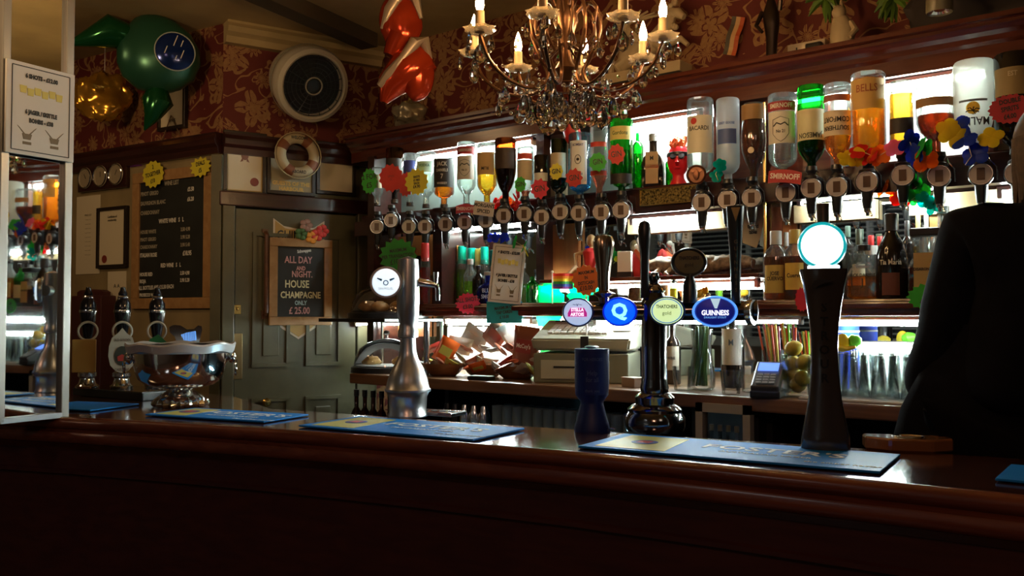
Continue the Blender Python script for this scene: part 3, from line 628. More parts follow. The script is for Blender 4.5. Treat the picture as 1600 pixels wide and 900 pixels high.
up(1258,362,460,9,'gold capped bottle half hidden behind the lit white lens',Y=3.10,z=ZL,kind='tall',g='clear',liq='amber',lev=.6,cap=(.5,.38,.1),capl=.2)
up(1290,355,460,12,'green glass bottle behind the lit white lens',Y=3.10,z=ZL,kind='std',g='dkgreen',liq='green',lev=.5,cap=K)
up(1326,353,461,9,'slim green capped clear bottle right of the lit white lens',Y=3.12,z=ZL,kind='tall',g='clear',liq='water',lev=.6,cap=(.12,.2,.16),capl=.15)
up(1343,358,461,11,'clear bottle with white and dark striped neck right of the lit lens',Y=3.08,z=ZL,kind='std',g='clear',liq='water',lev=.6,cap=(.1,.12,.08),capl=.22,lab=(.2,.5,1,CR))
up(1362,368,461,10,'red capped clear bottle with white neck wrap',Y=3.10,z=ZL,kind='std',g='clear',liq='water',lev=.5,cap=(.6,.03,.03),capl=.15,lab=(.7,.84,3.1,(.6,.6,.56)))
up(1376,369,461,9,'red capped clear bottle touching the tall black liqueur bottle',Y=3.12,z=ZL,kind='std',g='clear',liq='amber',lev=.5,cap=(.6,.03,.03),capl=.15)
up(1350,383,463,23,'square honey whiskey bottle of amber spirit with dark emblem',Y=2.98,z=ZL,kind='squat',g='clear',liq='amber',lev=.42,sq=True,cap=K,capl=.1,txt=(('JACK DANIELS',.015,.43,K),('J',.034,.3,K)))
up(1394,334,463,24,'tall black coffee liqueur bottle with tapering shoulders',Y=2.97,z=ZL,kind='slope',g='black',cap=(.02,.02,.02),capl=.2,txt=(('Tia Maria',.022,.42,W1),),lab=(.04,.3,.55,(.12,.03,.02)))
up(1419,345,461,9,'thin dark bottle with ringed black cap right of the tall black bottle',Y=3.10,z=ZL,kind='tall',g='black',cap=(.03,.03,.03),capl=.2)
up(1447,360,462,24,'almond liqueur bottle with broad square black cap and tan label',Y=2.98,z=ZL,kind='squat',g='clear',liq='cola',lev=.45,sq=True,cap=None,lab=(.1,.66,.75,(.42,.28,.12)),txt=(('DISARONNO',.013,.42,K),))
q=find('almond liqueur'); hq=P(1447,360,Y=2.98).z-ZL; B().box((0,0,hq*.97),(.085,.07,.024),bev=.003).mesh('cap',M_BLACKP,q)
up(1436,330,461,8,'olive capped bottle standing behind the almond liqueur',Y=3.12,z=ZL,kind='tall',g='clear',liq='gold',lev=.6,cap=(.4,.33,.1),capl=.25)
up(1449,332,461,7,'cream capped bottle standing behind the almond liqueur',Y=3.13,z=ZL,kind='tall',g='clear',liq='water',lev=.6,cap=(.7,.68,.55),capl=.25)
up(1475,322,461,22,'wide shouldered clear glass bottle at the right of the shelf',Y=3.06,z=ZL,kind='slope',g='clear',liq='brown',lev=.38,cap=(.4,.42,.4),capl=.08)
for k,(x,h_) in enumerate(((1505,.27),(1550,.25),(1600,.28),(1650,.26),(1700,.27))):
    p=P(x,460,Y=3.05); p.z=ZL; bottle(p,.036,h_,['clear bottle of brown spirit behind the shoulder of the person','green bottle behind the back of the person','short amber bottle behind the head of the person','clear bottle beyond the right edge of the photo on the lower shelf','green bottle beyond the right edge of the photo on the lower shelf'][k],kind='std',g=['clear','green','clear','clear','green'][k],liq=['brown','green','amber','water','green'][k],lab=(.2,.5,1,CR))
# bottles under the counter, far left and in the fridge
for k,x in enumerate((557,570,583,596)):
    p=P(x,645,Y=2.80); p.z=ZF+.54; 
    bottle(p,.027,.30,['amber bottle on the dark shelf under the counter, far left','second amber bottle from the left on the shelf under the counter','third amber bottle from the left on the shelf under the counter','amber bottle under the counter nearest the chrome beer font'][k],kind='wine',g='brown',liq='brown',lev=.6,lab=(.12,.4,1.2,(.5,.28,.06)),cap=(.03,.03,.03),name='beer_bottle',grp='beer bottles under the counter')
# ---------------- wine and bottles on the counter ----------------
up(1051,498,595,13,'dark wine bottle with pale square label right of the beer tower',Y=2.95,z=ZK,kind='wine',g='black',cap=(.02,.02,.02),lab=(.22,.58,1.0,(.42,.4,.34)),name='wine_bottle',txt=(('WINE',.014,.4,K),))
up(1145,478,598,18,'dark wine bottle with tall white crest label on the counter',Y=2.95,z=ZK,kind='wine',g='black',cap=(.02,.02,.02),lab=(.28,.72,.95,(.66,.66,.64)),name='wine_bottle',txt=(('M',.03,.55,(.1,.15,.25)),))
up(1053,430,470,6,'small lime and black bottle on the middle of the shelf',Y=3.0,z=ZL,kind='tall',g='clear',liq='lime',lev=.6,cap=K,capl=.3,lab=(.1,.5,1.2,(.6,.7,.02)))
# ================= CARDS, STARBURSTS, SIGNS =================
def starpts(w,h,n,k=.84,jit=.03,seed=1):
    r=random.Random(seed); P_=[]
    for i in range(2*n):
        a=PI*i/n; q=1 if i%2==0 else k; q*=1+r.uniform(-jit,jit); P_.append((w/2*q*math.cos(a),h/2*q*math.sin(a)))
    return P_
STC={'green':(.03,.42,.03),'dgreen':(.01,.2,.015),'red':(.5,.018,.01),'pink':(.6,.015,.05),'yellow':(.62,.55,.03),'orange':(.6,.13,.02),'teal':(.0,.22,.26),'dred':(.4,.02,.03)}
def star(px,py,wp,hp,Y,c,lines,lb,n=13,k=.84,pl=None,roll=0,sz=None,ink=(.02,.02,.02),trans=False,sq=False):
    p=P(px,py,Y=Y) if pl is None else P(px,py,pl=pl); dep=(p-Vector((0,0,ZE))).dot(FW); s=F/dep
    w_,h_=wp/s,hp/s
    rz=face(p)*.8 if pl is None else math.atan2(pl[1].x,-pl[1].y)
    if pl is not None: w_*=1/max(.5,abs(pl[1].dot(ray(px,py).normalized())))*.95
    o=E('price_starburst',lb,'price card',p,rz)
    cm=mat('card_'+c,STC[c],.6)
    pts=starpts(w_,h_,n,k,seed=int(px)) if not sq else [(-w_/2,-h_/2),(w_/2,-h_/2),(w_/2,h_/2),(-w_/2,h_/2)]
    B().prism(pts,0,.0012,M=Matrix.Rotation(roll,4,'Y')).mesh('card',cm,o)
    im=mat('marker_ink_%d'%int(ink[0]*99),ink,.6); sz=sz or h_/ (len(lines)+1.6)
    for i,l_ in enumerate(lines):
        z=(len(lines)-1)/2-i; s_,f=(l_ if isinstance(l_,tuple) else (l_,1))
        text(o,s_,sz*f,0,z*sz*1.15,-.0012,im,roll=.12,sx=.75,bold=.0006)
    return o
YS=2.905
star(577,283,26,42,YS,'green',['2 FOR','£5'],'green starburst price card at the left end of the bottle row')
star(611,278,40,46,YS,'red',['OPTICS','£2'],'large red starburst price card left of the red and yellow pair',sz=.012,ink=(.3,.02,.02))
star(634,288,26,40,YS+.02,'red',[''],'red starburst tucked between the large red and the yellow starburst')
star(651,284,38,44,YS-.02,'yellow',['SHOTS','£1 MIX','EACH',('£4.90',1.5)],'yellow starburst price card reading 4.90 pounds',sz=.013)
star(813,288,19,26,YS,'green',['GIN'],'small green starburst on the clear tan labelled gin bottle',n=9)
star(843,295,30,34,YS,'pink',['GIN'],'pink red starburst under the black capped bottle',n=9,k=.78)
star(869,268,22,28,YS,'yellow',['GIN'],'small yellow starburst reading GIN on the dark green bottle',n=9)
star(897,278,29,32,YS-.01,'red',['GIN'],'red starburst reading GIN on the blue gin bottle',n=9,k=.8)
star(934,253,29,31,YS,'green',['GIN'],'green starburst reading GIN on the clear red banded bottle',n=9)
star(963,241,28,34,YS-.01,'red',['GIN'],'red starburst reading GIN on the bright green bottle',n=9)
star(1578,170,62,48,YS-.02,'dred',['DOUBLE','SPIRITS','£4.00'],'large dark red starburst card over the cream liqueur bottle',n=20,k=.88)
star(1452,464,66,46,2.87,'green',[('ALL',1.1),('£3.00',1.3)],'green starburst on the shelf edge beneath the almond liqueur',n=16,k=.84)
star(731,474,40,34,2.87,'pink',['ALL SHOTS','£3.00'],'pink starburst on the shelf edge reading all shots 3 pounds',n=16,k=.84)
star(788,488,56,34,2.87,'teal',['MAXIMUM ON','TAP CARDS','£ 10.00'],'teal card hung below the framed shots menu',sq=True,sz=.017)
star(1253,468,22,40,2.87,'pink',[''],'red starburst mostly hidden behind the tall black font',n=14)
q=star(622,400,62,58,2.80,'dgreen',['MAXIMUM','PER TRANSACTION',('£10.00',1.6)],'dark green starburst card above the chrome beer font',n=14,k=.82,sz=.022)
q=star(916,438,46,50,2.80,'orange',['MAXIMUM','IN','DIST/CASH',('£10.00',1.4)],'orange starburst card beside the small rainbow flag',n=14,k=.86,sz=.017)
star(96,472,12,14,3.0,'green',[''],'small green starburst seen at the left of the spirit shelves') if 0 else None
E_BH=B(); 
# hooks/poles carrying the two free cards
B().tube([(0,.004,-.02),(0,.006,-.26)],.003,6).mesh('card_stick',M_WHITE,q,True)
# framed shots menus
def shots_menu(name,lb,w,h,loc,rz,tilt=0,frame=True):
    o=E(name,lb,'menu sign',loc,rz,rot=(0,tilt,rz))
    B().box((0,.004,0),(w,.008,h),bev=.002).mesh('board',mat('menu_board',(.55,.52,.48),.5),o)
    b=B(); t=w*.012
    for x in (-1,1): b.box((x*w*.42,-.0006,0),(t,.001,h*.91))
    for z in (-1,1): b.box((0,-.0006,z*h*.455),(w*.84,.001,t))
    b.mesh('border_line',M_INK,o)
    text(o,'6 SHOTS - £12.00',h*.062,0,h*.36,-.001,M_INK,bold=.0012,sx=.8)
    text(o,'6 JAGER / SKITTLE',h*.062,0,-h*.03,-.001,M_INK,bold=.0012,sx=.74)
    text(o,'BOMBS - £18',h*.062,0,-h*.12,-.001,M_INK,bold=.0012,sx=.8)
    g=B()
    for i in range(6):
        x=(i-2.5)*w*.105; zz=h*(.22-.02*(i%2)); g.prism([(x-w*.04,zz-h*.05),(x+w*.04,zz-h*.05),(x+w*.05,zz+h*.03),(x-w*.05,zz+h*.03)],-.0012,0)
    g.mesh('printed_glasses',mat('shot_yellow',(.55,.45,.10),.6),o)
    for x in (-w*.2,w*.2):
        g=B(); g.prism([(x-w*.05,-h*.33),(x+w*.05,-h*.33),(x+w*.07,-h*.27),(x-w*.07,-h*.27)],-.0012,0)
        for s in (-1,1): g.prism([(x+s*w*.03,-h*.27),(x+s*w*.05,-h*.27),(x+s*w*.14,-h*.19),(x+s*w*.12,-h*.2)],-.0012,0)
        g.box((x,-.0006,-h*.37),(w*.12,.001,h*.03))
        g.mesh('printed_stag',mat('stag_brown',(.14,.10,.05),.6),o)
    return o
c,w_,h_,rz=rect(12,104,117,246,MIR,.018)
shots_menu('menu_poster','white shots menu poster fixed to the mirrored pillar',w_,h_,c,rz)
p=P(792,428,Y=2.865); s=ppm(792,2.865); shots_menu('menu_poster','white framed shots menu leaning on the lower shelf beside the crisps',52/s,92/s,p,face(p)*.85,.10)
# small wordmark signs on the optic rail
def wordsign(px,py,wp,hp,Y,col,tc,s,lb,roll=0,arch=0,lines=None):
    p=P(px,py,Y=Y); k=ppm(px,Y); w_,h_=wp/k,hp/k; o=E('brand_sign',lb,'sign',p,face(p)*.8,rot=(0,-roll,face(p)*.8))
    n=10; up_=[(-w_/2+w_*i/n, h_/2+arch*h_*(1-(2*i/n-1)**2)) for i in range(n+1)]; dn=[(w_/2-w_*i/n,-h_/2+arch*h_*(1-(2*i/n-1)**2)*.6) for i in range(n+1)]
    B().prism(up_+dn,0,.006).mesh('plate',mat('sign_'+lb[:6],col,.4),o)
    for i,l_ in enumerate(s.split('\n')):
        text(o,l_,h_*(.62 if '\n' not in s else .36),0,(0 if '\n' not in s else (.22-.42*i)*h_)+arch*h_*.5,-.001,mat('signink_'+lb[:6],tc,.5),sx=.82,bold=.0008)
    return o
wordsign(1226,278,50,19,2.90,(.5,.03,.03),(.85,.7,.65),'SMIRNOFF','red arched vodka sign on the rail right of the brass rod',roll=-.1,arch=.2)
wordsign(727,328,30,12,2.90,(.4,.02,.04),(.7,.5,.5),'SMIRNOFF','small maroon vodka sign on the rail beside the spiced rum card',arch=.3)
wordsign(756,326,32,22,2.895,(.55,.5,.46),(.03,.03,.03),"MORGAN'S\nSPICED",'cream spiced rum card on the optic rail',roll=-.14)
p=P(1088,273,Y=2.92); o=E('round_badge','dark copper round badge on the optic below the white rum bottle','badge',p,face(p)*.8)
B().lathe([(0,-.012),(.034,-.012),(.036,.002),(.030,.006),(.028,.002),(0,.002)],24,M=Matrix.Rotation(PI/2,4,'X')).mesh('badge_disc',mat('dark_copper',(.12,.045,.02),.35,.6),o,True)
B().sph((0,-.004,0),(.012,.004,.02),10,6).box((0,-.004,.012),(.036,.004,.008)).mesh('bat_emblem',mat('copper_relief',(.2,.08,.04),.3,.7),o)
# gold speckled plaque on the fascia
c,w_,h_,rz=rect(1000,293,1092,318,YP(3.035)); o=E('brass_plaque','speckled gold plaque on the middle of the shelf fascia','plaque',c,rz)
B().box((0,0,0),(w_,.006,h_)).mesh('plate',mat('speckled_brass',(.5,.36,.12),.35,.6,nz=.95,sc=160),o)
b=B(); 
for z in (-1,1): b.box((0,-.004,z*h_/2),(w_,.004,.004))
for x in (-1,1): b.box((x*w_/2,-.004,0),(.004,.004,h_))
b.mesh('plate_rim',M_BRASS,o)
# rainbow flags
RB=[(.75,.03,.02),(.85,.3,.02),(.85,.75,.03),(.02,.3,.05),(.02,.08,.45),(.2,.03,.3)]
def flag(p,w,h,rz,lb,tilt=0,drop=.0,stick=True,n=6,cols=None):
    o=E('rainbow_flag',lb,'flag',p,rz,rot=(0,tilt,rz))
    for i in range(n):
        b=B(); z0=h*(1-i/n); z1=h*(1-(i+1)/n); N=10; V=[]
        for zz in (z0,z1): V.append([b.b.verts.new((w*j/N,.006*math.sin(j*.9)+.001,zz)) for j in range(N+1)])
        for j in range(N): b.b.faces.new((V[0][j],V[0][j+1],V[1][j+1],V[1][j]))
        b.mesh('stripe',mat('rainbow_%d'%i if not cols else 'faded_%d'%i,(cols or RB)[i],.6),o)
    if stick: B().tube([(0,0,-h*.9),(0,0,h*1.08)],.003,6).sph((0,0,h*1.1),.006,8,6).mesh('flag_stick',M_WHITE,o,True)
    return o
p=P(863,452,Y=2.87); s=ppm(880,2.87); flag(p,33/s,25/s,face(p),'small rainbow flag on a stick beside the orange starburst')
p=P(1139,97,Y=3.1); s=ppm(1139,3.1); flag(P(1144,25,Y=3.215),62/s,22/s,.1,'rainbow flag hanging against the wallpaper above the cornice',tilt=1.85,stick=False,n=3,cols=[(.45,.08,.02),(.5,.3,.14),(.08,.07,.05)])
c=P(200,262,pl=LEFTW)+LEFTW[1]*.008; flag(c,.12,.055,math.atan2(LEFTW[1].x,-LEFTW[1].y),'little rainbow flag on the left wall beside the dial board',stick=False)
# poster pinned on the pilaster
c,w_,h_,rz=rect(1161,322,1192,352,YP(3.12)); o=E('notice','torn paper notice hanging on the wooden pilaster by the tall black tap','notice',c,rz+.2)
b=B(); b.prism([(-w_/2,h_/2),(w_/2,h_/2),(w_/2,-h_*.2),(w_*.35,-h_*1.1),(w_*.15,-h_*1.7),(-w_/2,-h_*1.4)],0,.0012); b.mesh('paper',M_CREAM,o)
text(o,'tips and\ntables',h_*.3,0,-h_*.7,-.001,M_INK,bold=.0008,sx=.6); text(o,'PINT\nNIGHT',h_*.28,0,h_*.1,-.001,M_INK,sx=.6)
# ---------------- left wall ----------------
rzL=math.atan2(LEFTW[1].x,-LEFTW[1].y)
def chalk(lb,box,pl,lines,fr=.09,name='chalkboard',sz=None,cols=None):
    c,w_,h_,rz=rect(*box,pl,.012); o=E(name,lb,'chalkboard',c,rz); t=w_*fr
    B().box((0,.004,0),(w_-t,.006,h_-t)).mesh('slate',M_SLATE,o)
    for a,b_,sx,sz_ in ((0,h_/2-t/2,w_,t),(0,-h_/2+t/2,w_,t),(-w_/2+t/2,0,t,h_-2*t),(w_/2-t/2,0,t,h_-2*t)): B().box((a,0,b_),(sx,.02,sz_),bev=.003).mesh('frame_rail',M_OAKF,o)
    for l_ in lines:
        s_,size,x,z,cl=l_[:5]; text(o,s_,size*h_,x*w_,z*h_,-.0015,mat('chalk_'+cl,{'w':(.6,.6,.56),'p':(.62,.32,.32),'y':(.72,.68,.42),'b':(.4,.6,.65),'g':(.3,.28,.22)}[cl],.8),roll=l_[5] if len(l_)>5 else 0,sx=.75,bold=.0010,align=l_[6] if len(l_)>6 else 'CENTER')
    return o
A_='LEFT'
L=[('WINE LIST',.045,0,.40,'g')]
z=.34
for s_,p_ in (('PINOT GRIGIO','£5.50'),('SAUVIGNON BLANC','£6.20'),('CHARDONNAY',''),):
    L+= [(s_,.04,-.4,z,'g',0,A_),(p_,.04,.2,z,'w',0,A_)]; z-=.07
L+=[('WHITE WINE   S   L',.042,0,.13,'w')]; z=.06
for s_,p_ in (('HOUSE WHITE','3.50 4.90'),('PINOT GRIGIO','3.90 5.20'),('CHARDONNAY','3.90 5.40')):
    L+= [(s_,.036,-.4,z,'g',0,A_),(p_,.036,.12,z,'g',0,A_)]; z-=.055
L+=[('ITALIAN ROSE',.04,-.4,-.11,'w',0,A_),('£18.95',.045,.15,-.11,'w',0,A_),('RED WINE   S   L',.04,0,-.19,'w'),('HOUSE RED',.036,-.4,-.25,'w',0,A_),('3.50 4.90',.036,.12,-.25,'w',0,A_),('RIOJA',.036,-.4,-.30,'w',0,A_),('3.90 5.20',.036,.12,-.30,'w',0,A_),('ALL BOTTLES ARE £15.50 EACH',.038,-.42,-.35,'w',.02,A_),('PROSECCO WHITE OR',.032,-.4,-.40,'w',0,A_),('ROSE SPARKLING',.032,-.4,-.44,'w',0,A_)]
big=chalk('large chalkboard wine list in a worn wooden frame on the left wall',(206,264,329,482),LEFTW,L,fr=.09)
c0=P(262,232,pl=LEFTW)+LEFTW[1]*.02; wl=.30
B().tube([(-.13,-.004,.40),(0,-.01,.62)],.003,5).tube([(.0,-.01,.62),(.14,-.004,.40)],.003,5).mesh('hanging_string',mat('brown_string',(.12,.07,.03),.8),big,True)
st_=star(239,272,34,44,0,'yellow',['2','TOGETHER','£10'],'yellow starburst at the top left of the large chalkboard',pl=(LEFTW[0]+LEFTW[1]*.035,LEFTW[1]),n=14)
star(313,261,34,34,0,'yellow',['DEALS','£5'],'yellow starburst on the top right corner of the large chalkboard',pl=(LEFTW[0]+LEFTW[1]*.035,LEFTW[1]),n=12,k=.75)
c,w_,h_,rz=rect(124,255,199,297,LEFTW,.014); o=E('dial_board','dark wooden board of three round chrome dials on the left wall','gauge board',c,rz)
B().box((0,0,0),(w_,.024,h_),bev=.004).mesh('board',M_DMAH,o)
for k in (-1,0,1):
    d=B().lathe([(0,0),(h_*.36,0),(h_*.4,.006),(h_*.36,.012),(h_*.33,.006),(0,.006)],24,M=Matrix.Rotation(PI/2,4,'X')).mesh('dial',mat('dial_face',(.32,.27,.19),.35),o,True,loc=(k*w_*.32,-.012,0))
    B().tube([(h_*.37*math.cos(a*PI/12),-.012,h_*.37*math.sin(a*PI/12)) for a in range(24)],.0035,6,close=True).mesh('bezel',M_CHR,d,True)
    B().box((0,-.008,.01),(.002,.001,.03),m=Matrix.Rotation(.5*k,4,'Y')).mesh('needle',M_INK,d)
def picture(lb,box,pl,fm,pm,off=.012,t=.018,name='framed_certificate',cat='framed picture'):
    c,w_,h_,rz=rect(*box,pl,off); o=E(name,lb,cat,c,rz)
    for a,b_,sx,sz_ in ((0,h_/2,w_+t,t),(0,-h_/2,w_+t,t),(-w_/2,0,t,h_-t),(w_/2,0,t,h_-t)): B().box((a,0,b_),(sx,.022,sz_),bev=.002).mesh('frame_rail',fm,o)
    B().box((0,.002,0),(w_-t*.5,.006,h_-t*.5)).mesh('sheet',pm,o); return o,w_,h_
BF=mat('black_picture_frame',(.015,.009,.006),.35)
o,w_,h_=picture('certificate with a red seal in a dark frame on the left wall',(154,326,197,416),LEFTW,BF,M_CREAM)
text(o,'Certificate of\nmembership',h_*.06,0,h_*.33,-.003,M_INK,sx=.8); B().lathe([(0,0),(w_*.09,0),(w_*.09,.002),(0,.002)],14,M=Matrix.Rotation(PI/2,4,'X')).mesh('seal',mat('seal_red',(.2,.03,.02),.5),o,loc=(-w_*.27,-.001,-h_*.37))
c,w_,h_,rz=rect(119,306,156,428,LEFTW,.004); o=E('notice','plain cream paper price list on the left wall behind the framed certificate','notice',c,rz)
B().box((0,.001,0),(w_,.002,h_)).mesh('paper',M_CREAM,o); text(o,'\n'.join(['PRICE LIST']+['------ -----']*9),h_*.035,0,.0,-.001,mat('grey_print',(.2,.17,.12),.7),sx=.9,sp=1.6)
c,w_,h_,rz=rect(168,424,197,470,LEFTW,.003); o=E('notice','narrow pale paper slip pinned below the framed certificate','notice',c,rz); B().box((0,.001,0),(w_,.0016,h_)).mesh('paper',M_CREAM,o); text(o,'A A',h_*.2,0,0,-.001,M_INK)
o,w_,h_=picture('small framed print half hidden behind the green balloon',(250,138,289,200),(LEFTW[0],LEFTW[1]),BF,M_CREAM,name='framed_print')
text(o,'print',h_*.14,0,-h_*.3,-.003,M_INK)
# coat-rack box, dark maroon, behind the hand pumps
c,w_,h_,rz=rect(122,462,168,640,LEFTW,.05); o=E('maroon_cabinet','dark maroon cabinet against the left wall behind the hand pumps','cabinet',(c.x,c.y,0),rz)
hh=c.z+h_/2; B().box((0,0,hh/2),(w_,.09,hh),bev=.006).mesh('body',mat('maroon_paint',(.06,.012,.012),.5),o); B().lathe([(w_*.62,0),(w_*.62,.02),(w_*.5,.03),(0,.035)],4,a0=PI/4,sy=.2).mesh('cap',mat('maroon_paint',(.06,.01,.01)),o,loc=(0,0,hh))
# ---------------- above the door ----------------
o,w_,h_=picture('award certificate with gold border, left of three frames above the door',(352,209,413,302),DOORW,BF,M_CREAM)
b=B()
for a,b_,sx,sz_ in ((0,h_*.46,w_*.9,.006),(0,-h_*.46,w_*.9,.006),(-w_*.44,0,.006,h_*.92),(w_*.44,0,.006,h_*.92)): b.box((a,-.0012,b_),(sx,.001,sz_))
b.mesh('gold_border',mat('gold_print',(.4,.28,.1),.6),o)
b=B(); b.sph((0,-.002,h_*.14),(w_*.1,.002,w_*.13),14,8).prism([(-w_*.12,h_*.02),(-w_*.04,h_*.04),(-w_*.06,h_*.1)],-.002,0).prism([(w_*.12,h_*.02),(w_*.04,h_*.04),(w_*.06,h_*.1)],-.002,0).prism([(-w_*.2,h_*.26),(-w_*.02,h_*.23),(w_*.2,h_*.26),(0,h_*.31)],-.002,0); b.mesh('crest',mat('crest_print',(.22,.1,.07),.6),o)
B().lathe([(0,0),(w_*.11,0),(w_*.11,.002),(0,.002)],16,M=Matrix.Rotation(PI/2,4,'X')).mesh('seal',mat('seal_red',(.2,.03,.02)),o,loc=(w_*.25,-.001,-h_*.3))
o,w_,h_=picture('seaside card behind the lifebuoy, middle of three frames above the door',(420,238,490,302),DOORW,BF,mat('seaside_card',(.33,.30,.2),.6),name='framed_card')
text(o,'GUESTS OF THE\nHARBOUR',h_*.13,0,-h_*.34,-.003,mat('gold_letters',(.65,.45,.15),.3,.7),bold=.001)
o,w_,h_=picture('plain certificate with a small black stamp, right of three frames above the door',(497,226,553,302),DOORW,BF,M_CREAM)
text(o,'awarded by O BII',h_*.07,w_*.1,h_*.38,-.003,M_INK,bold=.001)
c=P(465,243,pl=(DOORW[0]+DOORW[1]*.085,DOORW[1])); o=E('lifebuoy','small cream lifebuoy with brown bands reading welcome aboard above the door','lifebuoy',c,rzD)
R1,r1=.085,.026
B().tube([(R1*math.cos(a*PI/16),0,R1*math.sin(a*PI/16)) for a in range(32)],r1,12,close=True).mesh('ring',mat('buoy_cream',(.45,.38,.24),.6),o,True)
for k in range(4):
    a0=PI/4+k*PI/2+.25; B().tube([(R1*math.cos(a0+t*.08),0,R1*math.sin(a0+t*.08)) for t in range(-3,4)],r1*1.06,12).mesh('band',mat('buoy_band',(.2,.07,.03),.6),o,True)
B().tube([((R1+.03)*math.cos(a*PI/12)*1.02,-.01,(R1+.03)*math.sin(a*PI/12)) for a in range(24)],.003,6,close=True).mesh('rope',mat('rope',(.4,.33,.2),.8),o,True)
text(o,'WELCOME',.022,0,R1-.002,-r1-.001,M_INK,bold=.0006,sx=.8); text(o,'ABOARD',.022,0,-R1,-r1-.001,M_INK,bold=.0006,sx=.8)
# ---------------- champagne chalkboard & shield ----------------
DO=(DOORW[0]+DOORW[1]*.045,DOORW[1])
o=chalk('chalkboard offering house champagne hung on the door',(421,373,519,508),DO,[('Schweppes',.05,.05,.36,'w',.15),('ALL DAY',.11,-.04,.25,'p'),('AND',.065,0,.155,'p'),('NIGHT.',.10,.02,.085,'p'),('HOUSE',.12,-.06,-.03,'y'),('CHAMPAGNE',.105,0,-.155,'y'),('ONLY',.07,0,-.245,'b'),('£ 25.00',.11,-.02,-.335,'p'),('o',.06,.0,-.42,'w')],fr=.13)
c,w_,h_,rz=rect(427,343,507,530,(DOORW[0]+DOORW[1]*.034,DOORW[1]))
o=E('shield_sign','cream and gold shield shaped stout sign behind the champagne chalkboard','sign',c,rz)
B().prism([(-w_/2,h_*.5),(-w_*.3,h_*.44),(0,h_*.42),(w_*.3,h_*.44),(w_/2,h_*.5),(w_/2,-h_*.2),(w_*.35,-h_*.4),(0,-h_*.5),(-w_*.35,-h_*.4),(-w_/2,-h_*.2)][::-1],0,.004).mesh('rim',mat('shield_rim',(.6,.52,.4),.4),o)
B().prism([(x*.93,z*.96) for x,z in [(-w_/2,h_*.5),(-w_*.3,h_*.44),(0,h_*.42),(w_*.3,h_*.44),(w_/2,h_*.5),(w_/2,-h_*.2),(w_*.35,-h_*.4),(0,-h_*.5),(-w_*.35,-h_*.4),(-w_/2,-h_*.2)][::-1]],-.002,0).mesh('face',mat('shield_gold',(.42,.26,.07),.5),o)
text(o,'GUINNESS',h_*.11,-w_*.0,h_*.36,-.003,M_INK,bold=.001,sx=.75)
# paper flowers on top of it
def blossom(b,c,r,n=5,M=None):
    for i in range(n):
        a=2*PI*i/n; b.sph((c[0]+r*.55*math.cos(a),c[1],c[2]+r*.55*math.sin(a)),(r*.5,r*.16,r*.42),8,5)
    return b
p=P(483,366,pl=(DOORW[0]+DOORW[1]*.07,DOORW[1])); o=E('paper_flowers','bunch of red orange and green paper flowers on top of the champagne chalkboard','paper flowers',p,rzD)
for k,(x,z,cn,cc) in enumerate(((.045,.0,'red',(.55,.03,.02)),(.015,-.015,'orange',(.7,.28,.03)),(-.04,-.0,'leaf',(.05,.12,.03)),(-.015,.045,'pale',(.35,.2,.17)),(.07,.02,'red',(.55,.03,.02)))):
    blossom(B(),(x,0,z),.034).mesh('blossom',mat('flower_'+cn,cc,.6),o,True)
# ================= ON THE BAR =================
# bar towels / mats
M_MATB=mat('bar_mat_blue',(.004,.20,.66),.55,spec=.25); M_MATY=mat('bar_mat_yellow',(.55,.52,.12),.5); M_MATW=mat('bar_mat_print',(.75,.85,.9),.6)
def barmat(cs,lb,txt=True,grp='blue bar mats'):
    q=[P(x,y,z=ZB) for x,y in cs]      # front left, back left, back right, front right
    c=sum(q,Vector())/4; ax=((q[3]-q[0])+(q[2]-q[1])); L=ax.length/2; rz=math.atan2(ax.y,ax.x); n=Vector((-math.sin(rz),math.cos(rz),0)); W_=abs(((q[1]+q[2])-(q[0]+q[3])).dot(n))/2
    W_=min(max(W_,.2),.26)
    o=E('bar_mat',lb,'bar mat',(c.x,c.y,ZB+.004),rz,grp)
    B().box((0,0,.001),(L,W_,.005),bev=.0015).mesh('mat_body',M_MATB,o)
    if txt:
        B().hprism([(-L*.45,-W_*.42),(-L*.19,-W_*.42),(-L*.22,W_*.4),(-L*.45,W_*.4)],.0036,.0042).mesh('yellow_panel',M_MATY,o)
        B().lathe([(0,.0044),(.032,.0044),(.032,.005),(0,.005)],20,c=(-L*.33,0,0)).mesh('roundel',mat('roundel_blue',(.02,.05,.25),.5),o)
        B().hprism([(-L*.33-.016,-.016),(-L*.33+.016,-.016),(-L*.33+.016,.016),(-L*.33-.016,.016)],.0051,.0056).mesh('roundel_mark',mat('roundel_red',(.5,.05,.04)),o)
        for s_,sz,x,y in (("FOSTER'S",.078,L*.12,.02),('AUSTRALIAN LAGER',.022,L*.12,-.04),('the amber nectar',.022,L*.38,-.085)):
            me=textmesh(s_,sz,bold=.0012 if sz>.05 else 0,ext=.0003); me.materials.clear(); me.materials.append(M_MATW)
            for v in me.vertices: v.co=(v.co.x+x,v.co.y+y,v.co.z+.0042)
            link('lettering',me,o)
    return o
barmat([(915,702),(965,681),(1398,712),(1385,746)],'long blue bar mat with yellow panel on the bar in front of the beer tower')
barmat([(468,668),(560,654),(818,672),(740,692)],'blue bar mat with yellow panel in front of the steel beer font')
barmat([(232,650),(300,641),(484,650),(410,663)],'blue bar mat at the foot of the silver punch bowl')
barmat([(60,640),(100,630),(190,632),(170,646)],'blue bar mat beside the mirrored pillar, left of the punch bowl',txt=False)
barmat([(1545,745),(1590,738),(1900,760),(1890,785)],'blue bar mat running out of the photo at the right end of the bar',txt=False)
def onbar(px,py): return P(px,py,z=ZB)
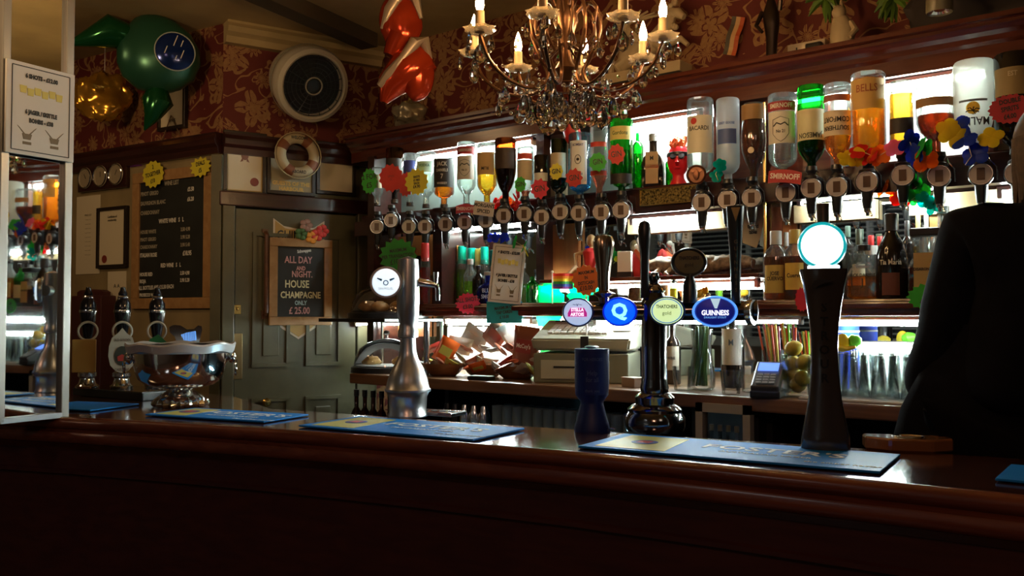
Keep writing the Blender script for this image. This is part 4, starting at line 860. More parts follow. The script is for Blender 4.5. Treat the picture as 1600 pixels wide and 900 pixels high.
# silver punch bowl
p=onbar(282,634); k=F/((p-Vector((0,0,ZE))).dot(FW)); o=E('punch_bowl','large polished silver punch bowl with pale scalloped rim on the bar','bowl',p+Vector((0,0,.002)),face(p))
H=.215; R=.172
B().lathe([(0,0),(.088,0),(.092,.008),(.084,.022),(.058,.042),(.036,.055),(.04,.063)],40,rip=.05,nr=20).mesh('foot',M_SILV,o,True)
B().lathe([(.035,.06),(.075,.062),(.112,.072),(.138,.092),(.151,.122),(.155,.155),(.158,.19),(.153,.19),(.150,.155),(.145,.125),(.132,.098),(.108,.08),(0,.074)],40).mesh('bowl_body',M_SILV,o,True)
b=B(); N=64; prr=[]
for i in range(N):
    a=2*PI*i/N; dz=.004*math.cos(8*a); prr.append([b.b.verts.new((q*math.cos(a),q*math.sin(a),z+ (dz if q>.165 else 0))) for q,z in ((.150,.210),(.178,.216),(.182,.210),(.176,.186),(.158,.182))])
for i in range(N):
    for j in range(4): b.b.faces.new((prr[i][j],prr[(i+1)%N][j],prr[(i+1)%N][j+1],prr[i][j+1]))
b.mesh('rim',mat('pale_rim',(.62,.62,.62),.3,.3),o,True)
for s in (-1,1):
    hd=B().sph((s*.168,0,.165),(.016,.018,.022),10,8).mesh('lion_mount',M_SILV,o,True)
    B().tube([(s*.182+.003*s*math.cos(a*PI/8),.020*math.cos(a*PI/8),.128+.027*math.sin(a*PI/8)) for a in range(16)],.0035,6,close=True).mesh('ring_handle',M_SILV,hd,True)
# cask ale hand pumps
M_PH=mat('lacquer_black_handle',(.010,.009,.012),.12)
pump=[(136,606,'dark handled ale hand pump with amber clip beside the mirrored pillar'),(190,606,'dark handled ale hand pump with oval cream clip, middle of three'),(244,604,'dark handled ale hand pump with green clip behind the silver bowl')]
bp=P(190,640,z=ZB); base=E('pump_base','black drip box under the three ale hand pumps','pump base',(P(190,606,z=ZB+.034).x+.01,P(190,606,z=ZB+.034).y+.02,ZB),.08)
B().box((0,0,.015),(.46,.18,.030),bev=.004).mesh('box',M_BLACKP,base); B().box((0,0,.031),(.44,.17,.004)).mesh('chrome_plate',M_DCHR,base)
for k,(px,py,lb) in enumerate(pump):
    p=P(px,py,z=ZB+.034); o=E('hand_pump',lb,'beer pump',p,face(p)); o.scale=(1.2,1.2,1.25)
    B().lathe([(0,0),(.034,0),(.036,.006),(.026,.014),(.022,.03),(.028,.036),(.028,.046),(.02,.052),(.018,.075),(.024,.082),(.018,.09),(.012,.11),(.013,.12),(0,.12)],20).mesh('chrome_base',M_CHR,o,True)
    B().lathe([(0,.118),(.012,.12),(.011,.14),(.02,.19),(.026,.235),(.024,.26),(.015,.275),(.011,.28),(.014,.29),(.009,.30),(.007,.31),(0,.312)],18).mesh('handle',M_PH,o,True)
    B().lathe([(.0265,.232),(.0275,.236),(.0265,.24)],18).lathe([(.0155,.276),(.016,.28),(.0125,.284)],18).mesh('handle_ring',M_CHR,o,True)
    B().tube([(.028*math.cos(a*PI/10),-.03,.175+.028*math.sin(a*PI/10)) for a in range(20)],.004,6,close=True).tube([(0,-.012,.14),(0,-.03,.147)],.005,6).mesh('clip_ring',mat('cream_ring',(.4,.38,.3),.4),o,True)
    if k==1:
        pts=[(0,.085),(.012,.07),(.03,.055),(.038,.03),(.04,0),(.034,-.028),(.018,-.046),(0,-.052),(-.018,-.046),(-.034,-.028),(-.04,0),(-.038,.03),(-.03,.055),(-.012,.07)]
        c=B().prism([(x,z+.1) for x,z in pts][::-1],-.046,-.036).mesh('pump_clip',mat('clip_cream',(.42,.42,.34),.45),o)
        B().lathe([(0,0),(.023,0),(.023,.0015),(0,.0015)],24,M=Matrix.Rotation(PI/2,4,'X'),sy=1.3).mesh('clip_centre',mat('clip_dark',(.03,.04,.03),.5),c,loc=(0,-.046,.1))
        B().prism([(-.012,.085),(.012,.085),(.014,.098),(0,.105),(-.014,.098)],-.0495,-.0475).mesh('clip_motif',mat('clip_red',(.4,.04,.03),.5),c)
        text(c,'OLD GOLDEN',.011,0,.148,-.0465,M_INK,sx=.7); text(c,'CASTLE ALE',.011,0,.058,-.0465,M_INK,sx=.7)
    elif k==0: B().box((-.01,-.04,.10),(.07,.008,.1),bev=.003).mesh('pump_clip',mat('clip_amber',(.35,.2,.04),.45),o)
    else: B().prism([(-.045,.11),(.045,.11),(.03,.14),(.005,.165),(-.02,.15)][::-1],-.045,-.036).mesh('pump_clip',mat('clip_green',(.01,.15,.05),.4),o)
# harp shaped beer lens behind the bowl
p=P(290,540,Y=1.93); p.z=ZB; o=E('harp_font','chrome beer font topped by a blue lit harp behind the silver bowl','beer font',p,face(p)); hz=P(290,522,Y=1.93).z-ZB
B().lathe([(0,0),(.04,0),(.04,.01),(.018,.03),(.015,hz-.05),(0,hz-.04)],16).mesh('column',M_CHR,o,True)
HS=1.15
hp=[(-.06,.028),(-.045,.036),(-.02,.034),(.005,.018),(.03,.02),(.045,.034),(.058,.03),(.06,.015),(.05,-.03),(.03,-.04),(-.03,-.04),(-.04,-.01),(-.058,.008)]
B().prism([(x,z+hz) for x,z in hp][::-1],-.02,.012).mesh('harp_frame',M_CHR,o)
B().prism([(x*.72+.004,z*.7+hz-.002) for x,z in [(-.03,.0),(.0,.012),(.045,.02),(.05,-.03),(-.01,-.04)]][::-1],-.024,-.02).mesh('lit_face',mat('harp_blue',(.1,.3,.7),.4,em=(.15,.4,1),es=.5),o)
for i in range(8): pass
B_=B()
for i in range(8): B_.box((-.01+i*.006,-.0245,hz-.008),(.0016,.001,.036))
B_.mesh('strings',M_CHR,o)
# chrome font with white lens
p=P(637,650,z=ZB); k=F/((p-Vector((0,0,ZE))).dot(FW)); o=E('beer_font','brushed steel beer font with round white lit lens and bell shaped foot','beer font',p,face(p))
def zz(y): return (650-y)/k
B().lathe([(0,0),(31/k,0),(31/k,.006),(29/k,.012),(30/k,zz(620)),(33/k,zz(613)),(36/k,zz(611)),(36/k,zz(608)),(34/k,zz(606)),(31/k,zz(592)),(24/k,zz(575)),(16/k,zz(560)),(13/k,zz(548)),(12/k,zz(528)),(16/k,zz(527)),(16/k,zz(518)),(14/k,zz(514)),(14/k,zz(505)),(17/k,zz(490)),(18/k,zz(470)),(17/k,zz(420)),(16/k,zz(405)),(0,zz(400))],32).mesh('column',M_STEEL,o,True)
B().tube([(-12/k,-.01,zz(442)),(-30/k,-.025,zz(442))],.022,16).mesh('lens_arm',M_STEEL,o,True)
Ln=B().lathe([(0,-.01),(.046,-.01),(.05,0),(.048,.006),(0,.006)],30,M=Matrix.Rotation(PI/2,4,'X')).mesh('lens_housing',M_STEEL,o,True,loc=(-34/k,-.045,zz(442)))
B().lathe([(0,0),(.042,0),(.038,.008),(0,.011)],30,M=Matrix.Rotation(PI/2,4,'X')).mesh('lit_lens',mat('lens_white',(1,1,1),.4,em=(.75,.9,1),es=.62),Ln,True,loc=(0,-.006,0))
g=B(); g.tube([(-.026,-.018,.012),(-.012,-.019,.006)],[.002,.004],6).tube([(.026,-.018,.012),(.012,-.019,.006)],[.002,.004],6).tube([(.007*math.cos(a*PI/5),-.019,-.002+.007*math.sin(a*PI/5)) for a in range(10)],.0016,5,close=True); g.mesh('wing_emblem',mat('emblem_blue',(.02,.12,.3),.5),Ln,True)
text(Ln,'SAN MIGUEL',.010,0,-.02,-.0185,mat('emblem_grey',(.3,.35,.4)),sx=.8)
B().tube([(14/k,0,zz(440)),(34/k,-.01,zz(444)),(44/k,-.012,zz(446)),(46/k,-.012,zz(452)),(46/k,-.012,zz(470))],[.014,.011,.009,.008,.007],12).tube([(43/k,-.012,zz(446)),(43/k,-.012,zz(425))],[.006,.009],10).mesh('tap',M_CHR,o,True)
# drip tray beside it
p=P(685,648,z=ZB); o=E('drip_tray','small chrome drip tray with round holes beside the steel beer font','drip tray',p,.2)
B().box((0,0,.006),(.15,.09,.012),bev=.002).mesh('tray',M_CHR,o)
g=B(); 
for i in range(4): g.lathe([(0,0),(.011,0),(.011,.0006),(0,.0006)],12,c=(-.05+i*.033,0,.0125))
g.mesh('holes',M_BLK,o)
# beer tower with four lenses
p=P(1023,672,z=ZB); k=F/((p-Vector((0,0,ZE))).dot(FW)); rzT=face(p)*.95; o=E('beer_tower','dark chrome T shaped beer tower with four lit lenses and stepped foot','beer font',p,rzT)
def zt(y): return (676-y)/k
B().lathe([(0,0),(.078,0),(.082,.01),(.082,.035),(.072,.05),(.074,.058),(.062,.068),(.052,.072),(.054,.09),(.046,.098),(.037,.103),(.039,.115),(.036,.13),(.036,.14),(0,.14)],36).mesh('stepped_foot',M_DCHR,o,True)
B().lathe([(.036,.135),(.0345,.14),(.0345,zt(505)),(.037,zt(500)),(.037,zt(478)),(.03,zt(470)),(.026,zt(462)),(.03,zt(458)),(.022,zt(450)),(.012,zt(447)),(.017,zt(438)),(.012,zt(430)),(0,zt(428))],30).mesh('column',M_DCHR,o,True)
XA=-118/k; XBb=150/k
B().tube([(XA,0,zt(490)),(XBb,0,zt(490))],.026,20).lathe([(0,0),(.03,0),(.03,.01),(0,.014)],20,M=Matrix.Translation((XBb,0,zt(490)))@Matrix.Rotation(PI/2,4,'Y')).mesh('cross_arm',M_DCHR,o,True)
def lens(px,py,rx,ry,rimc,facec,es,nm,lines=()):
    x=(px-1023)/k; L_=B().lathe([(0,-.02),(1,-.02),(1.04,-.004),(1,.004),(.93,.004),(.93,.0),(0,.0)],36,M=Matrix.Diagonal((rx/k,1,ry/k,1))@Matrix.Rotation(PI/2,4,'X')).mesh('lens_housing',rimc,o,True,loc=(x,-.048,zt(py)))
    B().lathe([(0,0),(.92,0),(.86,.007),(.5,.011),(0,.012)],36,M=Matrix.Diagonal((rx/k,1,ry/k,1))@Matrix.Rotation(PI/2,4,'X')).mesh('lit_lens',facec,L_,True); return L_
l1=lens(906,492,24,22,mat('rim_navy',(.02,.04,.15),.3),mat('lens_pale',(1,1,1),.4,em=(.5,.68,1),es=.42),1,'a')
pk=mat('print_magenta',(.5,.02,.25),.5,em=(.5,.02,.25),es=.5)
B().prism([(-.026,-.012),(.026,-.012),(.026,-.002),(.018,.012),(-.018,.012),(-.026,-.002)][::-1],-.0145,-.0125).mesh('logo_plate',pk,l1)
text(l1,'STELLA\nARTOIS',.0125,0,0,-.015,mat('print_lit_white',(1,1,1),em=(.9,.9,1),es=.8),bold=.0004,sx=.85); text(l1,'~v~',.016,0,.021,-.0135,mat('print_purple',(.15,.03,.3)))
l2=lens(971,491,26,22,mat('rim_blue',(.01,.03,.4),.3,em=(.0,.02,.6),es=.4),mat('lens_deep_blue',(.02,.1,.9),.4,em=(.0,.12,1),es=.6),1,'b')
text(l2,'Q',.052,0,.001,-.0135,mat('print_cyan',(.5,1,1),em=(.3,.95,1),es=.8),bold=.002)
l3=lens(1043,490,27,22,mat('rim_dark_blue',(.02,.06,.18),.3),mat('lens_lime_white',(1,1,.8),.4,em=(.75,1,.45),es=.5),1,'c')
text(l3,'THATCHERS',.0125,0,.011,-.0135,M_INK,bold=.0003,sx=.8); text(l3,'gold',.014,0,-.006,-.0135,M_INK)
B().lathe([(.80,0),(.86,0),(.86,.003),(.80,.003)],36,M=Matrix.Diagonal((27/k,1,22/k,1))@Matrix.Rotation(PI/2,4,'X')).mesh('blue_ring',mat('ring_blue',(.05,.15,.4),.4,em=(.05,.2,.6),es=.4),l3,True,loc=(0,-.006,0))
l4=lens(1115,491,33,23,mat('rim_light_blue',(.2,.5,.9),.3,em=(.1,.35,1),es=.6),mat('lens_navy',(.01,.02,.2),.35,em=(.005,.01,.22),es=.25),1,'d')
wt=mat('print_lit_white',(1,1,1)); text(l4,'GUINNESS',.0185,0,-.004,-.0135,wt,bold=.0006,sx=.82); text(l4,'DRAUGHT STOUT',.007,0,-.016,-.0135,mat('print_skyblue',(.2,.5,1),em=(.2,.5,1),es=.6)); 
B().prism([(-.012,.034),(.014,.034),(.005,.008),(-.001,.008)][::-1],-.016,-.013).mesh('harp_logo',mat('print_pale_blue',(.6,.8,.9),em=(.5,.7,.8),es=.5),l4)
l5=B().lathe([(0,-.012),(1,-.012),(1.04,0),(1,.004),(0,.004)],30,M=Matrix.Diagonal((.035,1,.034,1))@Matrix.Rotation(PI/2,4,'X')).mesh('lens_housing',M_CHR,o,True,loc=((1172-1023)/k,-.02,zt(492)),rz=1.15)
# tap handles on the tower
def handle(nm,px,ytop,ybot,prof,m,y=-.02,seg=18,**kw):
    x=(px-1023)/k; z0=zt(ybot); hh=zt(ytop)-z0
    return B().lathe([(r,z*hh) for r,z in prof],seg,**kw).mesh(nm,m,o,True,loc=(x,y,z0))
handle('fluted_tap_handle',945,368,478,[(0,0),(.012,0),(.014,.08),(.03,.14),(.014,.18),(.016,.3),(.017,.45),(.026,.75),(.028,.88),(.022,.96),(0,1)],mat('bronze_chrome',(.5,.4,.3),.2,1),rip=.06,nr=10,seg=40)
handle('black_tap_handle',1009,347,470,[(0,0),(.012,0),(.012,.5),(.013,.58),(.016,.72),(.018,.86),(.014,.96),(0,1)],M_BLACKP)
h5=handle('tap_stem',1078,430,478,[(0,0),(.02,0),(.018,.6),(.012,.8),(.009,1),(0,1.02)],M_BLACKP)
Lb=B().lathe([(0,-.012),(1,-.012),(1.04,0),(.97,.006),(.9,.004),(0,.004)],36,M=Matrix.Diagonal((27/k,1,22/k,1))@Matrix.Rotation(PI/2,4,'X')).mesh('unlit_badge',M_BLACKP,o,True,loc=((1077-1023)/k,-.025,zt(415)))
B().lathe([(0,0),(.85,0),(.8,.003),(0,.004)],36,M=Matrix.Diagonal((27/k,1,22/k,1))@Matrix.Rotation(PI/2,4,'X')).mesh('badge_face',mat('badge_olive_gold',(.13,.10,.03),.4),Lb,True,loc=(0,-.003,0)); text(Lb,'THATCHERS',.012,0,.011,-.0085,M_INK,sx=.8,bold=.0004); text(Lb,'gold',.014,0,-.007,-.0085,M_INK)
h6=handle('tall_tap_handle',1147,328,478,[(0,0),(.013,0),(.013,.2),(.015,.45),(.019,.7),(.023,.95),(.0235,.99),(0,1)],M_BLACKP,seg=12)
B().prism([(-.012,-.008),(.012,-.008),(0,-.045)],-.024,-.021).prism([(-.008,-.011),(.008,-.011),(0,-.037)],-.026,-.0235).mesh('triangle_emblem',mat('dark_gold_print',(.25,.17,.06),.4,.5),h6,loc=(0,0,zt(328)-zt(478)))
for i,c_ in enumerate('GUINNESS'): text(h6,c_,.014,0,(zt(328)-zt(478))*(.62-.07*i),-.0205,mat('faint_gold',(.10,.07,.03),.4),bold=.0003)
# taps below the arm
for px in (932,1058): pass
# blue carton shaped cup on the bar
p=P(925,674,z=ZB); k2=F/((p-Vector((0,0,ZE))).dot(FW)); o=E('collection_pot','tall dark blue waisted collection pot standing on the bar','collection pot',p,face(p)+.15)
def zc(y): return (675-y)/k2
M_NAVY=mat('navy_card',(.006,.018,.14),.45)
B().lathe([(0,0),(28/k2,0),(28/k2,.01),(24/k2,zc(655)),(18/k2,zc(632)),(18/k2,zc(628)),(26/k2,zc(618)),(27/k2,zc(600)),(27/k2,zc(546)),(25/k2,zc(546)),(0,zc(550))],28).mesh('pot_body',M_NAVY,o,True)
B().patch(27.3/k2,zc(616),zc(552),1.0,12).mesh('printed_panel',mat('navy_print',(.008,.022,.16),.35),o,True)
for i,s_ in enumerate(('FOR HEROES','Help\nfor all','thank you')): text(o,s_,.012 if i!=1 else .018,-.006,zc((562,588,610)[i]),.001,mat('dim_blue_print',(.10,.14,.3)),wrap=27.5/k2,sx=.8)
B().lathe([(.012,zc(546)),(.02,zc(543)),(.012,zc(541)),(0,zc(542))],12).mesh('tape_seal',M_STEEL,o,True)
B().tube([(.035*math.cos(i*.45)+.03,.03*math.sin(i*.45),.004+.002*(i%2)) for i in range(12)],.0022,5).tube([(.022,0,.05),(.035,.0,.02),(.05,.01,.005)],.0022,5).mesh('chain',M_CHR,o,True)
# tall black flared font with the white lens
p=P(1290,706,z=ZB); k3=F/((p-Vector((0,0,ZE))).dot(FW)); o=E('flared_font','tall black glass shaped cider font with a white lens ringed in turquoise','beer font',p,face(p))
def zs(y): return (703-y)/k3
M_FONT=mat('gloss_black_font',(.045,.036,.028),.14,coat=.5)
B().lathe([(0,0),(35/k3,0),(37/k3,.008),(36/k3,zs(680)),(31/k3,zs(655)),(25/k3,zs(620)),(21/k3,zs(580)),(20/k3,zs(545)),(21/k3,zs(515)),(25/k3,zs(480)),(31/k3,zs(445)),(36/k3,zs(420)),(35.5/k3,zs(417)),(0,zs(417))],36,sy=.62).mesh('font_body',M_FONT,o,True)
for i,c_ in enumerate('STROUR'): text(o,c_,.028,0,zs(478+i*22),-.62*(24,22,21,20,20,21)[i]/k3-.0018,mat('faint_letter',(.004,.004,.004),.9),bold=.0008)
o_=B(); o_.lathe([(0,0),(24/k3,0),(24/k3,.006),(22/k3,.008),(0,.008)],28,sy=.5,c=(0,0,zs(417)+.001)).mesh('top_light',mat('white_lit',(1,1,1),em=(.85,.95,1),es=1.4),o,True)
B().prism([(-.028,zs(447)),(-.02,zs(436)),(0,zs(434)),(.024,zs(436)),(.004,zs(440)),(-.012,zs(444)),(-.02,zs(450))][::-1],-.047,-.043).mesh('feather_mark',M_BLK,o)
B().tube([(0,0,zs(417)),(0,0,zs(398))],.014,12).mesh('neck',M_BLACKP,o,True)
Lw=B().lathe([(0,-.02),(.051,-.02),(.054,-.004),(.051,.004),(.048,.004),(0,.0)],40,M=Matrix.Rotation(PI/2,4,'X')).mesh('lens_ring',mat('turquoise_ring',(.0,.3,.33),.3,em=(0,.5,.55),es=.35),o,True,loc=(-2/k3,-.01,zs(380)))
B().lathe([(0,0),(.0465,0),(.043,.006),(0,.009)],40,M=Matrix.Rotation(PI/2,4,'X')).mesh('lit_lens',mat('lens_bright_white',(1,1,1),.4,em=(.8,.97,1),es=1.6),Lw,True,loc=(0,-.003,0))
B().tube([(0,.02,zs(398)),(0,.03,zs(345)),(0,.03,zs(312))],[.01,.014,.015],14).mesh('dark_tap_handle',mat('bronze_handle',(.09,.06,.04),.3,.5),o,True)
# amber glass ashtray
p=P(1418,702,z=ZB); o=E('ashtray','chunky amber brown glass block with a round hollow on the bar beside the person','ashtray',p+Vector((0,0,0)),face(p)+.15)
M_AM=mat('brown_glass_block',(.24,.09,.03),.1,coat=.8)
pts=[(-.095,-.02),(-.045,-.055),(.045,-.055),(.095,-.02),(.095,.035),(-.095,.035)]
b=B(); b.hprism(pts,.0,.030); bmesh.ops.bevel(b.b,geom=list(b.b.edges),offset=.004,segments=1,affect='EDGES'); b.mesh('glass_block',M_AM,o)
B().lathe([(.030,.0305),(.034,.033),(.036,.0305)],24,sy=.6,c=(.0,-.008,0)).mesh('hollow_rim',M_CHR,o,True); B().lathe([(0,.0308),(.03,.0308)],24,sy=.6,c=(0,-.008,0)).mesh('hollow',mat('dark_red_hollow',(.12,.02,.01),.15),o,True)
# ================= ON THE BACK COUNTER =================
def onctr(px,Y): v=P(px,600,Y=Y); v.z=ZK; return v
# till
p=onctr(920,2.93); kt=ppm(920,2.85); rt=face(p)*.7; o=E('cash_register','cream electronic till with sloping keyboard on the back counter','till',p,rt)
M_TILL=mat('till_cream',(.5,.52,.42),.5); M_TILLB=mat('till_body_grey',(.2,.21,.15),.5)
B().box((0,0,.055),(.36,.36,.11),bev=.006).mesh('cash_drawer',M_TILLB,o); B().box((-.02,-.182,.05),(.26,.006,.07),bev=.002).mesh('drawer_front',M_TILL,o); B().box((-.02,-.187,.06),(.16,.004,.006)).mesh('drawer_slot',M_BLK,o)
b=B(); vs=[(-.18,-.17,.12),(.18,-.17,.12),(.19,.16,.12),(-.19,.16,.12),(-.19,-.19,.165),(.19,-.19,.165),(.2,.16,.235),(-.2,.16,.235)]
vv=[b.b.verts.new(v) for v in vs]
for f in ((3,2,1,0),(4,5,6,7),(0,1,5,4),(1,2,6,5),(2,3,7,6),(3,0,4,7)): b.b.faces.new([vv[i] for i in f])
bmesh.ops.bevel(b.b,geom=list(b.b.edges),offset=.008,segments=2,affect='EDGES'); b.mesh('till_head',M_TILL,o)
tl=Matrix.Translation((0,0,.205))@Matrix.Rotation(math.atan2(.07,.35),4,'X')
b=B()
for i in range(9):
    for j in range(5): b.box((0,0,0),(.02,.026,.006),m=tl@Matrix.Translation((-.13+i*.026,-.1+j*.032,.003)))
b.mesh('keys',M_WHITE,o); B().box((0,0,0),(.07,.14,.004),m=tl@Matrix.Translation((.14,.0,.002))).mesh('screen_panel',mat('till_panel',(.55,.55,.5),.2),o)
B().box((.02,-.2,.15),(.03,.004,.05)).mesh('lever',M_BLK,o); B().box((-.08,.13,.222),(.16,.03,.02),bev=.004).mesh('display_block',M_TILLB,o)
# small box beside the till
p=onctr(990,2.74); o=E('card_box','small pale pink card box on the counter beside the till','box',p,-.4); B().box((0,0,.016),(.075,.05,.032),bev=.002).mesh('box',mat('pink_card',(.4,.3,.25),.6),o); B().box((0,0,.033),(.077,.052,.003)).mesh('lid',mat('pink_card_light',(.5,.42,.37),.6),o)
# green lit translucent cards behind the till
for k_,(px,py,wp,hp,lb) in enumerate(((858,478,46,80,'left of two large bright green translucent starbursts behind the till'),(914,462,50,52,'right of two large bright green translucent starbursts behind the till'))):
    p=P(px,py,Y=3.07); s=ppm(px,3.07); o=E('green_starburst',lb,'price card',p,face(p)*.6)
    B().prism(starpts(wp/s*1.2,hp/s,14,.86,seed=k_),0,.0012).mesh('card',glass('green_card',(.0,.75,.30),.05,.4,.7),o)
p=P(862,500,Y=3.12); p.z=ZK; o=E('green_bottle','squat bright green bottle with brown cap behind the till','bottle',p,0)
B().lathe([(0,0),(.045,0),(.05,.02),(.05,.1),(.04,.13),(.02,.15),(.018,.2),(0,.2)],20).mesh('glass_body',glass('glass_vivid_green',(.05,.8,.2),.3,.05,.3),o,True); B().lathe([(0,.195),(.021,.195),(.021,.245),(0,.247)],14).mesh('cap',mat('brown_cap',(.3,.09,.03),.5),o,True)
B().box((P(888,480,Y=3.1).x-0,3.1,(ZK+ZE)/2+.02),(.05,.03,.30)).mesh('trim_5',M_PANEL,tag=ST)
B().box((P(888,480,Y=3.1).x,3.16,ZE-.12),(.6,.012,.26)).mesh('trim_6',mat('counter_splashback',(.8,.82,.78),.5),tag=ST)
tube_light(850,935,3.13,ZE-.02,'white strip light behind the green starbursts')
# black splash tub under middle shelf
p=P(948,462,Y=3.0); o=E('bar_caddy','black bar caddy on the shelf behind the fluted tap','caddy',(p.x,3.02,ZL),0)
b=B(); b.box((0,0,.015),(.14,.09,.03),bev=.004); b.mesh('tray',M_BLACKP,o); B().box((.02,0,.04),(.06,.05,.03),bev=.006).mesh('holder',mat('caddy_grey',(.1,.11,.11),.4),o)
p=P(993,450,Y=3.05); o=E('cork_jar','glass jar of pale corks on the middle shelf by the black tap','jar',(p.x,3.05,ZL),0)
B().lathe([(0,0),(.03,0),(.031,.06),(.03,.075),(.03,.078)],18).mesh('glass_body',M_GL,o,True); B().lathe([(0,.004),(.027,.004),(.027,.055),(0,.06)],14).noise(.003,60).mesh('corks',mat('corks',(.4,.28,.15),.8,nz=.5,sc=80),o,True)
for i,(x,c_) in enumerate(((1023,(.4,.2,.1)),(1036,(.35,.18,.09)))):
    p=P(x,450,Y=3.05); o=E('copper_mug',['copper mug left of two beside the cork jar','copper mug right of two beside the cork jar'][i],'mug',(p.x,3.06,ZL),0)
    B().lathe([(0,0),(.025,0),(.027,.065),(.025,.065),(.023,.004),(0,.004)],18).mesh('body',mat('copper_%d'%i,c_,.3,.6),o,True); B().tube([(.026,0,.052),(.04,0,.045),(.04,0,.022),(.026,0,.015)],.003,6).mesh('handle',mat('copper_0',c_),o,True)
p=P(1100,455,Y=3.0); o=E('lemon_pot','yellow lemon slices in a small glass on the shelf above the dark blue lens','lemon slices',(P(1097,455,Y=3.02).x,3.02,ZL),0)
B().lathe([(0,0),(.028,0),(.03,.03),(.028,.03),(.026,.003),(0,.003)],16).mesh('glass_body',M_GL,o,True)
b=B(); 
for i in range(4): b.sph((-.012+.009*i,.004*(i%2),.028+.004*i),(.016,.006,.016),10,6,M=Matrix.Rotation(i*.8,4,'Z'))
b.mesh('slices',mat('lemon_yellow',(.8,.65,.04),.4),o,True)
# mannequin doll, white box with red cloth, log ornament on middle shelf
ZM=ZE+.15
p=P(922,430,Y=3.02); p.z=ZM; o=E('mannequin','jointed wooden artist mannequin in red sitting on the middle shelf','mannequin',p,face(p)*.6)
M_LW=mat('pale_wood_doll',(.5,.33,.16),.5)
b=B(); b.sph((.005,0,.155),(.02,.02,.026),14,10); b.tube([(.005,0,.13),(.005,0,.12)],.008,8); b.mesh('head',M_LW,o,True)
b=B(); b.lathe([(0,.02),(.024,.022),(.02,.05),(.026,.085),(.03,.11),(.015,.125),(0,.127)],16); b.mesh('red_tunic',mat('doll_red',(.55,.02,.02),.7),o,True)
for s in (-1,1): B().tube([(s*.028,0,.108),(s*.058,-.012,.1),(s*.055,-.02,.055)],[.009,.008,.006],8).sph((s*.055,-.021,.05),.008,8,6).mesh('arm',M_LW,o,True)
for s in (-1,1): B().tube([(s*.014,-.005,.022),(s*.022-.03,-.05,.045),(s*.022-.055,-.075,.008)],[.011,.010,.008],8).sph((s*.022-.057,-.082,.008),(.008,.014,.007),8,6).mesh('leg',M_LW,o,True)
p=P(977,425,Y=3.03); p.z=ZM; s=ppm(977,3.03); o=E('white_carton','white carton with a dark base band on the middle shelf behind the fluted tap','box',p,face(p)*.6)
B().box((0,0,.055),(.055,.04,.1),bev=.002).mesh('carton',M_WHITE,o); B().box((0,-.0005,.012),(.056,.042,.024)).mesh('dark_band',M_BLACKP,o)
p=P(1000,400,Y=3.1); p.z=ZM; o=E('santa_ornament','red and white santa style cloth ornament behind the white carton','ornament',p,0)
b=B(); b.lathe([(0,0),(.04,0),(.045,.03),(.03,.08),(.015,.12),(0,.13)],16); b.noise(.006,30).mesh('red_body',mat('doll_red',(.5,.02,.02)),o,True)
B().tube([(.0,-.02,.11),(.03,-.03,.08),(.06,-.03,.035)],[.016,.02,.018],10).mesh('red_hood',mat('hood_orange_red',(.6,.1,.03),.6),o,True); B().tube([(.0,-.03,.13),(.035,-.04,.095),(.02,-.04,.15)],[.008,.01,.012],8).sph((.018,-.03,.15),.014,8,6).mesh('white_fur',mat('white_fur',(.7,.7,.68),.9),o,True)
p=P(1090,415,Y=3.06); p.z=ZM; o=E('log_ornament','long rough brown log shaped ornament lying on the middle shelf behind the oval badge','ornament',p,0)
b=B(); pts=[(-.21+.043*i,.0,.045+.004*math.sin(i*1.7)) for i in range(11)]; b.tube(pts,[.018,.03,.036,.034,.030,.036,.034,.031,.029,.026,.018],12); bmesh.ops.subdivide_edges(b.b,edges=list(b.b.edges),cuts=2,use_grid_fill=True); b.noise(.008,55).mesh('log_body',mat('rough_bark',(.30,.22,.15),.6,nz=.7,sc=60),o,True)
b=B(); 
for i in range(4): b.tube([(-.2+.05*i,-.025,.03),(-.21+.05*i,-.05,.012),(-.19+.05*i,-.06,.006)],[.009,.007,.004],8)
b.mesh('stubs',mat('pale_stub',(.55,.5,.42),.5),o,True)
